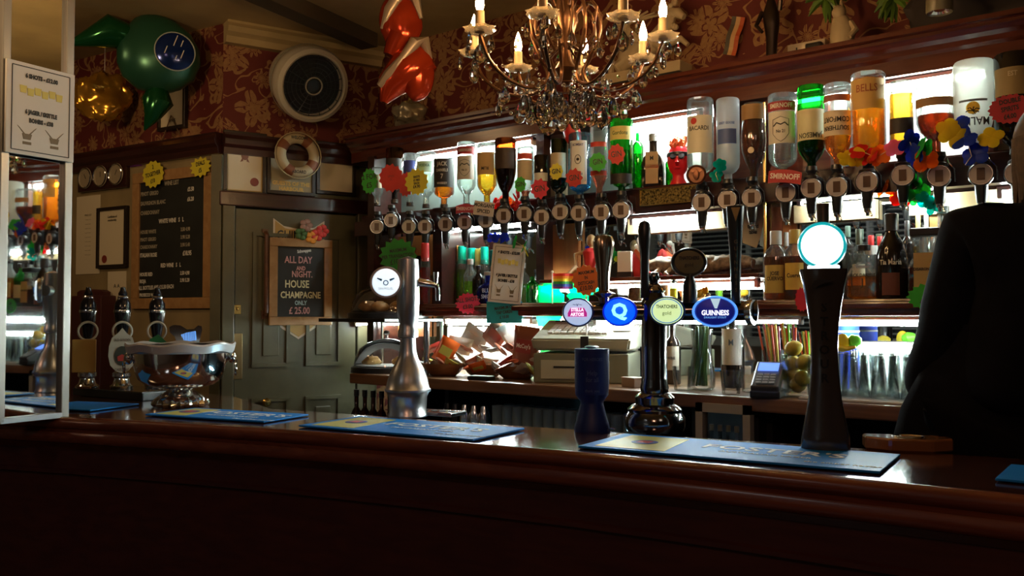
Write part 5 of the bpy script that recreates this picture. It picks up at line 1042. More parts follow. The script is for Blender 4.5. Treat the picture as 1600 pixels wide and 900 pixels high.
# food domes
def dome(px,Y,r,h,zb,lb,foods):
    v=P(px,560,Y=Y); o=E('food_dome',lb,'cake dome',(v.x,Y,zb),0)
    B().lathe([(0,0),(r*1.06,0),(r*1.06,.022),(r,.026),(0,.026)],36).mesh('tray',M_BLACKP,o,True); B().lathe([(0,.027),(r*.9,.027),(r*.92,.03),(0,.031)],30).mesh('paper_liner',mat('liner',(.5,.5,.5),.5),o,True)
    B().lathe([(r*.985,.027),(r*.97,.04),(r*.93,h*.45),(r*.8,h*.7),(r*.55,h*.88),(r*.25,h*.97),(0,h)],36).mesh('dome_cover',glass('dome_perspex',(.93,.93,.91),.35),o,True)
    B().lathe([(0,h),(.008,h+.002),(.008,h+.015),(.016,h+.022),(.012,h+.034),(0,h+.036)],12).mesh('dome_knob',M_CHR,o,True)
    for i,(a,q,sz,c_,nm,l2) in enumerate(foods):
        f=E(nm,l2,'pastry',(v.x+q*math.cos(a),Y+q*math.sin(a),zb+.031),a)
        if nm=='bread_roll':
            B().sph((0,0,sz*.45),(sz,sz*.8,sz*.5),16,10).noise(.003,40).mesh('crust',mat('bun_crust',(.5,.27,.10),.5,nz=.3,sc=50),f,True); B().tube([(-sz*.5,0,sz*.9),(sz*.5,0,sz*.92)],.003,5).mesh('score_line',mat('bun_light',(.7,.5,.28),.6),f,True)
        else:
            B().tube([(-sz,-.01,.01),(-sz*.4,0,.022),(sz*.4,0,.022),(sz,-.01,.01)],[.007,.02,.02,.007],12).noise(.003,60).mesh('crust',mat('pastry_gold',(.55,.33,.12),.4,nz=.4,sc=60),f,True); B().tube([(-.008,-.018,.015),(0,0,.043),(.008,.018,.015)],.004,6).mesh('fold_line',mat('bun_light',(.7,.5,.28)),f,True)
dome(604,2.80,.150,.150,ZK,'clear cake dome over a pastry on the counter behind the beer font',[(PI*1.4,.07,.045,0,'croissant','folded golden pastry under the lower cake dome'),(.5,.07,.04,0,'croissant','second pastry at the right of the lower cake dome')])
o=E('dome_stand','black shelf on thin legs carrying the upper cake dome','stand',(P(604,500,Y=2.88).x,2.86,ZK),0)
B().box((0,0,.232),(.44,.40,.016),bev=.003).mesh('shelf_board',M_BLACKP,o)
for sx in (-.2,.2):
    B().tube([(sx,.18,0),(sx,.18,.225)],.008,8).mesh('leg',M_CHR,o,True)
o_x=P(604,500,Y=2.86).x
B().tube([(P(669,500,Y=2.74).x-P(604,500,Y=2.88).x,-.13,0),(P(669,500,Y=2.74).x-P(604,500,Y=2.88).x,-.13,.225)],.013,12).mesh('leg',M_CHR,o,True)
dome(606,2.86,.175,.165,ZK+.241,'clear cake dome over bread rolls on the black raised shelf',[(PI*1.2,.09,.05,0,'bread_roll','round bread roll at the left under the upper cake dome'),(PI*1.55,.06,.048,0,'bread_roll','round bread roll in the middle under the upper cake dome'),(PI*1.9,.11,.05,0,'bread_roll','round bread roll at the right under the upper cake dome')])
# snack baskets and packets
def basket(px,Y,r,lb,sy=.8):
    v=onctr(px,Y); o=E('snack_bowl',lb,'bowl',v,0)
    B().lathe([(0,0),(r*.55,0),(r*.75,.015),(r,.048),(r*1.02,.052),(r*.95,.05),(r*.7,.02),(0,.012)],28,sy=sy).mesh('bowl_body',wood('bowl_wood',(.22,.09,.04),(.32,.14,.06),.4),o,True); return v
v1=basket(693,2.76,.10,'shallow wooden bowl of packets left of three on the counter')
v2=basket(757,2.84,.105,'shallow wooden bowl of packets in the middle of three')
v3=basket(808,2.82,.105,'shallow wooden bowl of packets right of three beside the till')
def packet(w_,h_,th,m,m2,lb,loc,rot,txt=None,grp='snack packets heaped in the bowls'):
    o=E('snack_packet',lb,'snack packet',loc,0,grp,rot=rot)
    b=B(); N=8; Vt=[]
    for sd in (-1,1):
        G=[]
        for i in range(N+1):
            for j in range(N+1):
                u,v=i/N*2-1,j/N*2-1; t=th*.5*((1-u**4)*(1-v**4))**.6; wob=.06*noise.noise(Vector((u*2+loc[0]*30,v*2,loc[1]*20)))*w_
                G.append(b.b.verts.new((u*w_/2*(1-.05*(1-v*v)),sd*t+wob*(1-abs(u)),v*h_/2)))
        Vt.append(G)
        for i in range(N):
            for j in range(N):
                a=i*(N+1)+j; b.b.faces.new((G[a],G[a+1],G[a+N+2],G[a+N+1]))
    bmesh.ops.remove_doubles(b.b,verts=b.b.verts,dist=.0004)
    b.mesh('wrapper',m,o,True)
    B().box((0,-th*.52,0),(w_*.6,.0015,h_*.34)).mesh('printed_band',m2,o)
    if txt: text(o,txt,w_*.2,0,0,-th*.52-.0012,M_WHITE,bold=.0006,sx=.8)
    return o
pc=[('orange foil',(.7,.13,.02)),('white foil',(.75,.72,.68)),('brown foil',(.28,.09,.05)),('lime foil',(.5,.5,.12)),('silver foil',(.55,.55,.53)),('dark red foil',(.3,.04,.03))]
rr=random.Random(5); used_=set()
big_=[(697,548,2.80,.085,.11,0,(.1,.5,.2),'orange crisp packet standing at the left of the snack heap',None),
(833-12,541,2.83,.12,.16,2,(0,.12,-.3),'large red brown crisp packet leaning against the till',"McCoy's"),
(742,527,2.92,.12,.11,1,(.5,.6,0),'white crisp packet on top of the middle of the heap',None),
(775,522,2.93,.10,.12,2,(.4,.7,.1),'brown patterned packet at the top right of the heap',None),
(800,524,2.95,.09,.12,1,(.4,-.5,0),'white and brown packet below the teal card',None),
(718,540,2.88,.11,.09,1,(.6,.2,.4),'white and yellow packet right of the orange crisp packet',None)]
for px,py,Y,w_,h_,ci,rot,lb,tx in big_:
    v=P(px,py,Y=Y); packet(w_,h_,.028,mat('wrap_'+pc[ci][0],pc[ci][1],.28,.2),mat('band_%d'%ci,pc[(ci+3)%6][1],.4),lb,v,(rot[0],rot[1],face(v)*.6+rot[2]),tx)
where=['at the left edge','near the left','left of centre','in the centre','right of centre','near the right','at the right edge']
n_=0
for i in range(30):
    px=664+172*((i*7)%30)/29; row=i//10; py=(581,566,548)[row]-rr.uniform(0,5); Y=(2.755,2.84,2.90)[row]
    ci=rr.choice([1,4,2,0,5,4,1,3]) ; v=P(px,py,Y=Y); v.z=max(v.z,ZK+.045)
    w_=rr.uniform(.06,.09)
    k_=sorted(((j*7)%30) for j in range(row*10,row*10+10)).index((i*7)%30)
    lb='%s snack packet, %s from the left in the %s row of the heap'%(pc[ci][0],('first','second','third','fourth','fifth','sixth','seventh','eighth','ninth','tenth')[k_],('front','middle','back')[row])
    packet(w_,w_*.8,.016,mat('wrap_'+pc[ci][0],pc[ci][1],.28,.2),mat('band_%d'%ci,pc[(ci+3)%6][1],.4),lb,v,(rr.uniform(.8,1.5),rr.uniform(-.6,.6),rr.uniform(-1,1)))
v=onctr(752,2.665); o=E('black_wallet','flat black card holder lying on the counter in front of the snack bowls','holder',v,.1); B().box((0,0,.008),(.10,.05,.016),bev=.003).mesh('cover',M_BLACKP,o); B().box((0,0,.0168),(.09,.044,.001)).mesh('pale_sheet',mat('pale_sheet',(.45,.55,.52),.4),o)
# card machine
v=onctr(1200,2.68); o=E('card_machine','grey card payment machine with a lit blue screen on the counter','card machine',v,face(v)*.4+.1)
Rm=Matrix.Rotation(.45,4,'X'); B().box((0,0,.022),(.085,.16,.034),m=Matrix.Translation((0,0,.035))@Rm,bev=.006).mesh('body',mat('terminal_grey',(.08,.085,.09),.35),o); B().box((0,0,.012),(.09,.15,.024),bev=.006).mesh('cradle',M_BLACKP,o)
B().box((0,0,0),(.062,.05,.002),m=Matrix.Translation((0,.0,.036))@Rm@Matrix.Translation((0,.042,.041))).mesh('screen',mat('blue_screen',(.1,.2,.9),.3,em=(.15,.3,1),es=.8),o)
b=B()
for i in range(3):
    for j in range(4): b.box((0,0,0),(.016,.012,.003),m=Matrix.Translation((0,0,.036))@Rm@Matrix.Translation((-.02+.02*i,-.055+.016*j,.0405)))
b.mesh('keys',mat('key_grey',(.2,.2,.2),.5),o)
# glass vase of green stems
v=onctr(1097,2.80); o=E('stem_vase','clear glass vase packed with green stems on the counter right of the tower','vase',v,0)
B().lathe([(0,0),(.036,0),(.044,.01),(.045,.05),(.036,.1),(.032,.15),(.038,.205),(.036,.205),(.03,.15),(.034,.1),(.042,.05),(.04,.012),(0,.01)],24).mesh('vase_glass',M_GL,o,True)
rr=random.Random(3)
for i in range(16):
    a=rr.uniform(0,6.28); q=rr.uniform(.008,.034); a2=a+rr.uniform(-1.5,1.5); q2=rr.uniform(.005,.024)
    B().tube([(q*math.cos(a),q*math.sin(a),.014),(q2*math.cos(a2),q2*math.sin(a2),.12),(q2*1.2*math.cos(a2+.3),q2*1.2*math.sin(a2+.3),.215)],.0042,6).mesh('green_stem',mat('stem_green',(.08,.22,.03),.45,nz=.5,sc=20),o,True)
# tumblers on the counter
def tumbler(v,r,h,lb,grp=None,inv=False,name='glass_tumbler'):
    o=E(name,lb,'glass',v,0,grp); pr=[(0,0),(r*.8,0),(r*.84,.004),(r,h),(r*.95,h),(r*.78,.012),(0,.010)]
    if inv: pr=[(a,h-z) for a,z in pr]
    B().lathe(pr,20).mesh('glass_body',M_GL,o,True); return o
tumbler(onctr(1142,2.69),.034,.075,'ribbed glass tumbler on the counter in front of the white labelled wine bottle')
tumbler(onctr(1172,2.80),.032,.075,'glass tumbler on the counter left of the card machine')
tumbler(onctr(1066,2.74),.033,.08,'glass tumbler on the counter behind the beer tower column')
# straw holders
def straws(px,Y,n,cols,lb,h=.2,r=.034,gl=True,lean=.35):
    v=onctr(px,Y); o=E('straw_holder',lb,'straw holder',v,0)
    if gl: B().lathe([(0,0),(r,0),(r*1.05,.14),(r,.14),(r*.92,.006),(0,.006)],20).mesh('holder_glass',M_GL,o,True)
    R_=random.Random(int(px))
    for i in range(n):
        x=-r*.8+1.6*r*i/(n-1); y=R_.uniform(-.6,.6)*r; B().tube([(x*.5+.012,y*.6,.01),(x-.02*lean*2,y,h+R_.uniform(-.01,.01))],.0034,6).mesh('straw',mat('straw_%d'%(i%len(cols)),cols[i%len(cols)],.4),o,True)
straws(1208,2.82,16,[(.6,.1,.03),(.15,.4,.04),(.6,.5,.05),(.3,.05,.1),(.08,.35,.05),(.65,.2,.03)],'glass of long coloured drinking straws on the counter left of the lemons',h=.215)
straws(1232,2.92,9,[(.1,.15,.5),(.7,.55,.05),(.7,.2,.03),(.55,.55,.5)],'bundle of short coloured straws behind the lemon jug',h=.22,r=.03,lean=0)
straws(1262,3.02,8,[(.0,.5,.35),(.6,.1,.1),(.05,.45,.3)],'green and red straws in a yellow pot behind the tall black font',h=.2,r=.028,lean=0,gl=False)
# lemon jug
v=onctr(1247,2.74); o=E('glass_jug','ribbed glass jug holding lemons left of the tall black font','jug',v,0)
B().lathe([(0,0),(.042,0),(.045,.01),(.052,.13),(.049,.13),(.041,.012),(0,.012)],28,rip=.02,nr=12).mesh('jug_glass',M_GL,o,True); B().tube([(.05,.0,.115),(.08,0,.1),(.08,0,.05),(.047,0,.03)],.005,8).mesh('handle',M_GL,o,True)
for i,(x,z,y) in enumerate(((-.01,.148,-.01),(.022,.105,.0),(.018,.055,-.01),(-.018,.06,.015),(-.018,.1,.01),(.0,.035,.0))):
    l_=E('lemon',['lemon on top of the glass jug','lemon second from the top in the glass jug','lemon low at the right inside the glass jug','lemon low at the back inside the glass jug','lemon halfway up at the back of the glass jug','lemon at the bottom of the glass jug'][i],'lemon',(v.x+x,v.y+y,v.z+z-.02),i*1.1,'lemons in the glass jug')
    B().lathe([(0,-.03),(.005,-.028),(.016,-.022),(.024,-.008),(.024,.008),(.016,.022),(.006,.028),(0,.031)],16,M=Matrix.Translation((0,0,.022))@Matrix.Rotation(1.2,4,'Y')).noise(.001,80).mesh('peel',mat('lemon_peel',(.62,.48,.05),.4,nz=.2,sc=60),l_,True)
v=onctr(1326,3.09); o=E('blue_tub','blue plastic tub on the counter behind the upturned glasses','tub',v+Vector((0,0,.0)),0); B().lathe([(0,0),(.036,0),(.036,.215),(.038,.22),(.038,.228),(0,.23)],20).mesh('tub_body',mat('tub_blue',(.01,.04,.4),.35),o,True); B().lathe([(.0365,.195),(.0372,.198),(.0365,.201)],20).mesh('white_line',M_WHITE,o,True)
v=onctr(1334,2.88); o=E('lime','green lime resting on the upturned glasses beside the tall font','lime',v+Vector((0,0,.150)),0); B().lathe([(0,-.026),(.014,-.02),(.022,0),(.014,.02),(.005,.026),(0,.028)],16,M=Matrix.Translation((0,0,.02))@Matrix.Rotation(1.3,4,'Y')).mesh('peel',mat('lime_peel',(.12,.5,.03),.35),o,True)
v=onctr(1317,2.86); o=E('lemon_wedge','yellow lemon wedge resting on the upturned glasses left of the lime','lemon wedge',v+Vector((0,0,.148)),0); B().sph((0,0,.018),(.022,.01,.03),14,8).tube([(-.02,-.01,.006),(.02,-.015,.0),(.045,-.012,.006)],[.004,.008,.004],8).mesh('peel',mat('lemon_yellow',(.8,.6,.03)),o,True)
# white tray and upturned glasses
x0=onctr(1283,2.76).x; x1=onctr(1500,2.76).x; o=E('glass_mat','white draining mat under the upturned glasses on the counter','mat',((x0+x1)/2,2.83,ZK),0)
B().box((0,0,.004),(x1-x0+.06,.36,.008),bev=.003).mesh('mat_body',mat('white_mat',(.62,.64,.66),.5),o)
b=B(); 
for i in range(16): b.box((0,-.17+i*.022,.009),(x1-x0+.04,.006,.002))
b.mesh('ribs',mat('white_mat',(.7,.7,.7)),o)
pg=None; cols_='ABCDEFG'
for r_ in range(4):
    for c_ in range(8):
        x=x0+.035+c_*.084+.02*(r_%2); y=2.715+r_*.088; lb='upturned glass on the white mat, %s row, %s from the tall font'%(('front','second','third','back')[r_],('nearest','second','third','fourth','fifth','sixth','seventh','eighth')[c_])
        if pg is None:
            pg=E('pint_glass',lb,'glass',(x,y,ZK+.011),0,'upturned pint glasses')
            B().lathe([(.040,0),(.0405,.003),(.036,.07),(.034,.12),(.031,.132),(0,.134),(0,.126),(.029,.124),(.033,.07),(.0385,.0)],20).mesh('glass_body',M_GL,pg,True)
        else: tree(pg,None,(x,y,ZK+.011),0,lb)
# glasses stored under the counter
pu=None
for i in range(13):
    for j in range(2):
        x=P(788,650,Y=2.76).x+i*.05; y=2.72+j*.07
        if x>P(1000,650,Y=2.76).x: continue
        loc=(x,y,ZF+.5395)
        if pu is None:
            pu=E('stored_glass','upright glass lit blue on the shelf under the back counter','glass',loc,0,'blue lit glasses under the back counter')
            B().lathe([(0,0),(.018,0),(.019,.003),(.023,.36),(.021,.36),(.017,.01),(0,.01)] if 0 else [(0,0),(.018,0),(.018,.10),(.022,.19),(.023,.29),(.021,.29),(.02,.19),(.016,.1),(0,.02)],16).mesh('glass_body',glass('blue_tint_glass',(.7,.9,.98),.5,.08,.5),pu,True)
        else: tree(pu,None,loc,0)
for i,px in enumerate((700,712,727,742,757)):
    x=P(px,650,Y=2.74).x; o=E('shaker',['dark','dark squat','steel','pale steel','tall steel'][i]+' cocktail shaker under the counter, '+['first','second','third','fourth','fifth'][i]+' right of the beer font','shaker',(x,2.74,ZF+.5395),0)
    B().lathe([(0,0),(.02,0),(.024,.2),(.025,.24),(.018,.26),(.014,.28),(0,.282)],16).mesh('shaker_body',M_BLACKP if i<2 else M_CHR,o,True); B().lathe([(.0245,.2),(.0255,.203),(.0245,.206)],16).mesh('band',M_STEEL,o,True)
# fridge with white frame
pa=P(1090,650,Y=2.62); pb=P(1175,650,Y=2.62); W_=pb.x-pa.x; zt_=P(1130,631,Y=2.62).z
o=E('bottle_fridge','white framed under counter fridge holding dim bottles','fridge',((pa.x+pb.x)/2,2.62,ZF),0); hz=zt_-ZF
B().box((0,.16,hz/2),(W_-.01,.2,hz-.01)).mesh('cabinet',M_BLK,o)
b=B(); b.box((0,0,hz-.014),(W_,.03,.028)).box((0,0,.02),(W_,.03,.04)).box((-W_/2+.012,0,hz/2),(.024,.03,hz)).box((W_/2-.012,0,hz/2),(.024,.03,hz)); b.mesh('door_frame',mat('fridge_white',(.4,.4,.36),.5),o)
B().box((0,.006,hz/2),(W_-.04,.004,hz-.05)).mesh('glass_door',M_GL,o)
for i in range(5):
    l_=['first','second','third','fourth','fifth'][i]+' dim bottle from the left inside the white framed fridge'
    bottle(Vector((pa.x+.035+i*(W_-.07)/4,2.648,ZF+hz-.27)),.017,.2,l_,kind='wine',g='brown',liq='brown',lab=(.15,.4,1.2,(.4,.3,.1)),cap=(.3,.2,.05),name='beer_bottle')
B().box((0,.028,hz-.275),(W_-.05,.05,.008)).mesh('wire_shelf',M_STEEL,o)
# ================= UPPER ORNAMENTS =================
ZT=ZE+.905
# parrot
p=P(889,215,Y=2.96); o=E('toy_parrot','red toy parrot with teal cheek perched above the blue gin bottle','toy parrot',p,face(p))
s=ppm(889,2.96)
B().tube([(.03,.01,-.04),(.018,0,.0),(.004,-.005,.05),(-.012,-.008,.09),(-.026,-.01,.105)],[.02,.034,.034,.026,.012],16).mesh('body',mat('parrot_red',(.5,.02,.015),.55),o,True)
B().sph((-.028,-.028,.06),(.022,.012,.03),12,8).mesh('wing',mat('parrot_teal',(.02,.14,.13),.5),o,True)
B().tube([(.028,-.028,.03),(.036,-.02,-.03)],[.008,.006],8).mesh('white_flash',M_WHITE,o,True); B().tube([(-.03,-.012,.108),(-.046,-.014,.095),(-.046,-.014,.08)],[.010,.008,.002],8).mesh('beak',M_INK,o,True)
B().tube([(.0,0,-.05),(.0,.0,.0)],.004,6).mesh('perch_stick',M_WHITE,o,True)
# red head shaped vase with feathers
v=P(1060,285,Y=3.11); o=E('head_vase','bright red head shaped vase with black headband and orange feathers on the upper shelf','vase',(v.x,3.11,ZS),face(v)*.8)
b=B(); b.lathe([(0,0),(.03,0),(.032,.01),(.022,.03),(.022,.045),(.034,.06),(.042,.09),(.043,.115),(.036,.14),(.03,.15),(0,.15)],24); b.tube([(0,-.036,.105),(0,-.052,.085),(0,-.04,.078)],[.006,.009,.006],8).sph((0,-.036,.066),(.012,.006,.005),8,6); b.mesh('head',mat('red_ceramic',(.75,.02,.03),.3),o,True)
B().lathe([(.0435,.112),(.046,.118),(.044,.128),(.04,.13)],24).tube([(-.016,-.042,.108),(-.016,-.048,.112)],.012,8).tube([(.016,-.042,.108),(.016,-.048,.112)],.012,8).mesh('headband',M_BLACKP,o,True)
rr=random.Random(9); b=B()
for i in range(34):
    a=rr.uniform(0,6.28); q=rr.uniform(.01,.035); z=rr.uniform(.145,.2); b.tube([(q*.6*math.cos(a),q*.6*math.sin(a),.14),(q*1.2*math.cos(a),q*1.2*math.sin(a),z),(q*1.5*math.cos(a)+.01,q*1.5*math.sin(a),z-.012+rr.uniform(0,.03))],[.004,.006,.002],6)
b.mesh('feathers',mat('orange_feather',(.85,.22,.08),.7),o,True)
# leaning griffin plaque on the cornice
def back_rect(x0,y0,x1,y1,Y): return rect(x0,y0,x1,y1,YP(Y))
pl_=P(1020,118,Y=3.1); s=ppm(1020,3.1); o=E('winged_horse_sculpture','pale plaster winged horse sculpture on a long base above the cornice','sculpture',(P(1018,118,Y=3.1).x,3.1,ZT),0)
x=lambda px:P(px,100,Y=3.1).x-P(1018,118,Y=3.1).x
zq=lambda px,py:P(px,py,Y=3.1).z-ZT
M_PL=mat('aged_plaster',(.42,.33,.2),.7)
x0,x1=x(945),x(1074); B().box(((x0+x1)/2,0,.016),(x1-x0,.13,.032),bev=.003).box(((x0+x1)/2,.0,.004),(x1-x0+.03,.15,.008)).mesh('dark_plinth',M_BLACKP,o)
B().box(((x0+x1)/2,0,.055),(x1-x0-.01,.10,.045),bev=.004).mesh('base',M_PL,o)
b=B(); z0=.08
b.tube([(x0+.07,0,z0+.02),(x0+.11,0,z0+.06),(x0+.18,0,z0+.085),(x0+.25,0,z0+.11),(x0+.29,0,z0+.16),(x0+.31,0,z0+.20)],[.02,.045,.045,.04,.03,.022],14)
b.tube([(x0+.31,0,z0+.20),(x0+.34,0,z0+.195),(x0+.365,0,z0+.175)],[.022,.02,.012],12)
b.tube([(x0+.25,-.02,z0+.09),(x0+.30,-.025,z0+.05),(x0+.285,-.025,z0)],[.02,.014,.011],10).tube([(x0+.25,.02,z0+.09),(x0+.34,.02,z0+.10),(x0+.37,.02,z0+.07)],[.02,.013,.009],10)
b.tube([(x0+.11,-.02,z0+.05),(x0+.07,-.025,z0+.03),(x0+.09,-.025,z0)],[.022,.016,.011],10).tube([(x0+.13,.02,z0+.05),(x0+.15,.02,z0+.03),(x0+.13,.02,z0)],[.022,.016,.011],10)
b.tube([(x0+.07,0,z0+.03),(x0+.03,0,z0+.06),(x0+.02,0,z0+.02)],[.012,.014,.008],8)
b.mesh('horse_body',M_PL,o,True)
b=B()
for i in range(7): b.tube([(x0+.19,-.03,z0+.10),(x0+.15-.012*i,-.045,z0+.15+.006*i),(x0+.11+.03*i,-.045,z0+.19+.012*(3-abs(i-3)))],[.012,.012,.004],6)
b.mesh('wing',M_PL,o,True)
b=B(); b.tube([(x0+.03,0,.08),(x0+.035,.0,.16),(x0+.08,0,.19)],[.012,.01,.008],8).tube([(x0+.1,0,.08),(x0+.06,0,.11)],[.01,.008],8); 
for i in range(14): b.sph((x0+.31+.02*math.cos(i),-.006,z0+.16+.008*i-.02),(.014,.012,.012),6,5)
b.mesh('mane',M_PL,o,True)
# plug sockets board
c,w_,h_,rz=rect(1232,66,1290,93,YP(3.22)); o=E('socket_panel','white double plug socket with a black plug above the cornice','plug socket',c,rz); w_*=1.0
B().box((0,.01,0),(w_,.04,h_),bev=.003).mesh('face_plate',mat('socket_cream',(.6,.5,.38),.4),o)
b=B()
for sx in (-1,1):
    for dx,dz in ((0,.012),(-.011,-.006),(.011,-.006)): b.box((sx*w_*.25+dx,-.0105,dz),(.005,.001,.008))
b.mesh('pin_holes',M_INK,o); B().box((w_*.27,-.028,-.002),(.06,.035,.034),bev=.008).mesh('plug',M_BLACKP,o)
# rabbit like plaster figure
v=P(1312,86,Y=3.08); o=E('plaster_figurine','pale draped plaster figurine with two upright ears on the cornice right of the sockets','figurine',(v.x,3.1,ZT),face(v)*.6)
B().box((0,0,.012),(.085,.07,.024),bev=.003).mesh('base',M_PL,o)
b=B(); b.tube([(0,0,.02),(.004,0,.06),(.0,0,.1),(-.004,0,.125)],[.036,.042,.034,.024],16); b.sph((-.006,-.006,.14),(.024,.026,.026),14,10); b.tube([(-.016,0,.155),(-.02,0,.19)],[.008,.004],8).tube([(0,0,.158),(.0,0,.192)],[.008,.004],8); b.tube([(.03,-.01,.1),(.046,-.02,.07),(.03,-.035,.045)],[.012,.012,.008],8); b.noise(.003,50).mesh('figure',M_PL,o,True)
# dark tall vase figure
v=P(1206,100,Y=3.1); o=E('dark_figurine','tall dark bronze figurine standing on the cornice left of the sockets','figurine',(v.x,3.1,ZT),0)
B().lathe([(0,0),(.032,0),(.034,.012),(.02,.02),(.018,.04),(.02,.1),(.028,.15),(.03,.19),(.02,.23),(.012,.25),(.02,.27),(.018,.295),(0,.3)],18).noise(.006,30).mesh('figure',mat('dark_bronze',(.03,.018,.012),.3,.6),o,True); B().tube([(-.03,-.01,.2),(-.045,-.03,.15),(-.02,-.035,.12)],[.01,.008,.006],8).tube([(.03,0,.2),(.045,-.02,.25),(.04,-.02,.3)],[.01,.008,.006],8).mesh('arms',mat('dark_bronze',(.03,.018,.012)),o,True)
# ceiling-hung spot lamp, right
v=P(1468,18,Y=2.88); o=E('spot_lamp','small pale cylindrical spot lamp high above the cornice at the right','spot lamp',v,0)
B().lathe([(0,.16),(.02,.15),(.036,.12),(.038,.0),(.036,-.004),(.03,0),(.028,.03),(0,.03)],20).mesh('lamp_shade',mat('lamp_olive',(.16,.14,.08),.4),o,True); B().lathe([(0,.004),(.015,.003),(.02,.008),(.03,.0)],16).mesh('bulb_ring',M_CHR,o,True); B().tube([(0,0,.155),(0,.1,.2),(0,.36,.2)],.008,8).mesh('arm',M_BLACKP,o,True)
# dark foil garland with green tufts at the top right
def tuft(px,py,Y,lb,cc,n,r,sd,nm='tinsel_bunch'):
    v=P(px,py,Y=Y); o=E(nm,lb,'decoration',v,0); R_=random.Random(sd)
    b=B()
    for i in range(n):
        d=Vector((R_.gauss(0,1),R_.gauss(0,.5),R_.gauss(0,1))).normalized(); b.tube([(0,0,0),d*r*.6,(d*r+Vector((0,0,-.02)))],[.006,.012,.002],5)
    b.mesh('foil_strands',mat(nm+cc[0],cc[1],.35),o,True)
    B().tube([(0,0,0),(0,3.2-Y,.02)],.003,5).mesh('tie',M_BLK,o)
tuft(1290,-4,3.1,'green foil tuft at the top edge of the photo above the figurine',('green',(.08,.16,.02)),24,.07,1)
tuft(1395,-2,3.1,'green foil tuft at the top edge of the photo left of the spot lamp',('green',(.08,.16,.02)),24,.06,2)
v=P(1560,10,Y=3.08); o=E('dark_drape','dark cloth bundle hanging at the top right corner above the cornice','drape',v,0)
B().sph((0,0,.02),(.28,.08,.13),24,14).noise(.05,9).noise(.02,30).mesh('cloth',mat('dark_cloth',(.018,.012,.012),.8),o,True); B().box((0,.11,.02),(.05,.16,.03)).mesh('wall_hook',M_BLACKP,o)
# flower leis hung over the optics
def lei(name,lb,pts,Y,cols,seed,r=.026):
    v=P(pts[0][0],pts[0][1],Y=Y); o=E('flower_garland',lb,'garland',v,0); R_=random.Random(seed); W=[P(x,y,Y=Y)-v for x,y in pts]
    B().tube(W,.0012,5).mesh('string',M_CREAM,o)
    n=0; ct={}
    for a,b_ in zip(W,W[1:]):
        L=(b_-a).length; m_=max(1,int(L/(r*.9)))
        for i in range(m_):
            q=a+(b_-a)*(i/m_); c_=cols[(n//2)%len(cols)]; n+=1
            bb_=B(); rx=Matrix.Rotation(R_.uniform(-.7,.7),4,'X')@Matrix.Rotation(R_.uniform(-.9,.9),4,'Z')
            for k in range(5):
                a_=2*PI*k/5+R_.uniform(0,1); bb_.sph((0,0,0),(r*.72,r*.10,r*.62),8,5,M=rx@Matrix.Rotation(-a_,4,'Y')@Matrix.Translation((r*.6,0,0)) )
            bb_.mesh('petal_bloom',glass('petal_%d%d%d'%tuple(int(x*9) for x in c_),c_,.03,.4,.75),o,True,loc=q+Vector((R_.uniform(-.01,.01),R_.uniform(-.008,.008),R_.uniform(-.012,.012))))
RD=(.8,.04,.03);OR=(.95,.3,.04);YE=(.9,.75,.05);GR=(.05,.6,.12);BL=(.03,.08,.6);PU=(.4,.05,.45);CY=(.0,.5,.45);PK=(.9,.25,.5)
lei('a','bright flower garland of red and orange petals looped under the large golden bottle',[(1322,243),(1345,236),(1370,246),(1395,230),(1404,240)],2.90,[YE,RD,OR,PK,OR],1)
lei('b','rainbow flower garland looped from the black labelled whisky to the red brown decanter',[(1422,222),(1428,240),(1436,226),(1444,252),(1438,270)],2.885,[BL,GR,OR,OR],2,.03)
lei('b','blue purple and red flower garland between the decanter and the coconut rum bottle',[(1478,206),(1490,216),(1502,204),(1512,222),(1518,244),(1508,258)],2.88,[YE,BL,BL,PU,RD],12,.03)
lei('c','yellow flower garland below the coconut rum bottle',[(1545,212),(1550,224)],2.89,[YE],3,.028)
lei('d','orange and red flower garland hanging below the optic rail behind the dials',[(1375,290),(1392,296),(1406,306),(1400,318)],3.0,[OR,RD,OR,YE],4)
lei('e','green and turquoise flower garland hanging below the optic rail at the right',[(1422,300),(1435,290),(1442,300),(1424,312),(1445,316),(1462,314),(1446,326)],2.99,[GR,GR,CY,OR,CY,YE],5)
lei('f','blue and red flower garland between optics on the left of the brass rod',[(1123,262),(1118,272),(1122,282)],2.90,[CY,GR,BL],6,.02)
lei('g','orange flower garland at the top corner of the framed shots menu',[(806,378),(816,384),(820,392),(812,400)],2.84,[GR,YE,OR,RD],7,.022)
lei('h','blue and green flower garland above the framed shots menu',[(770,372),(783,376),(796,376)],2.86,[BL,BL,GR],8,.018)
lei('i','red petal garland hanging behind the dark rum optic',[(778,318),(790,312),(808,318),(812,306),(796,322)],2.99,[RD,OR,RD],9,.022)
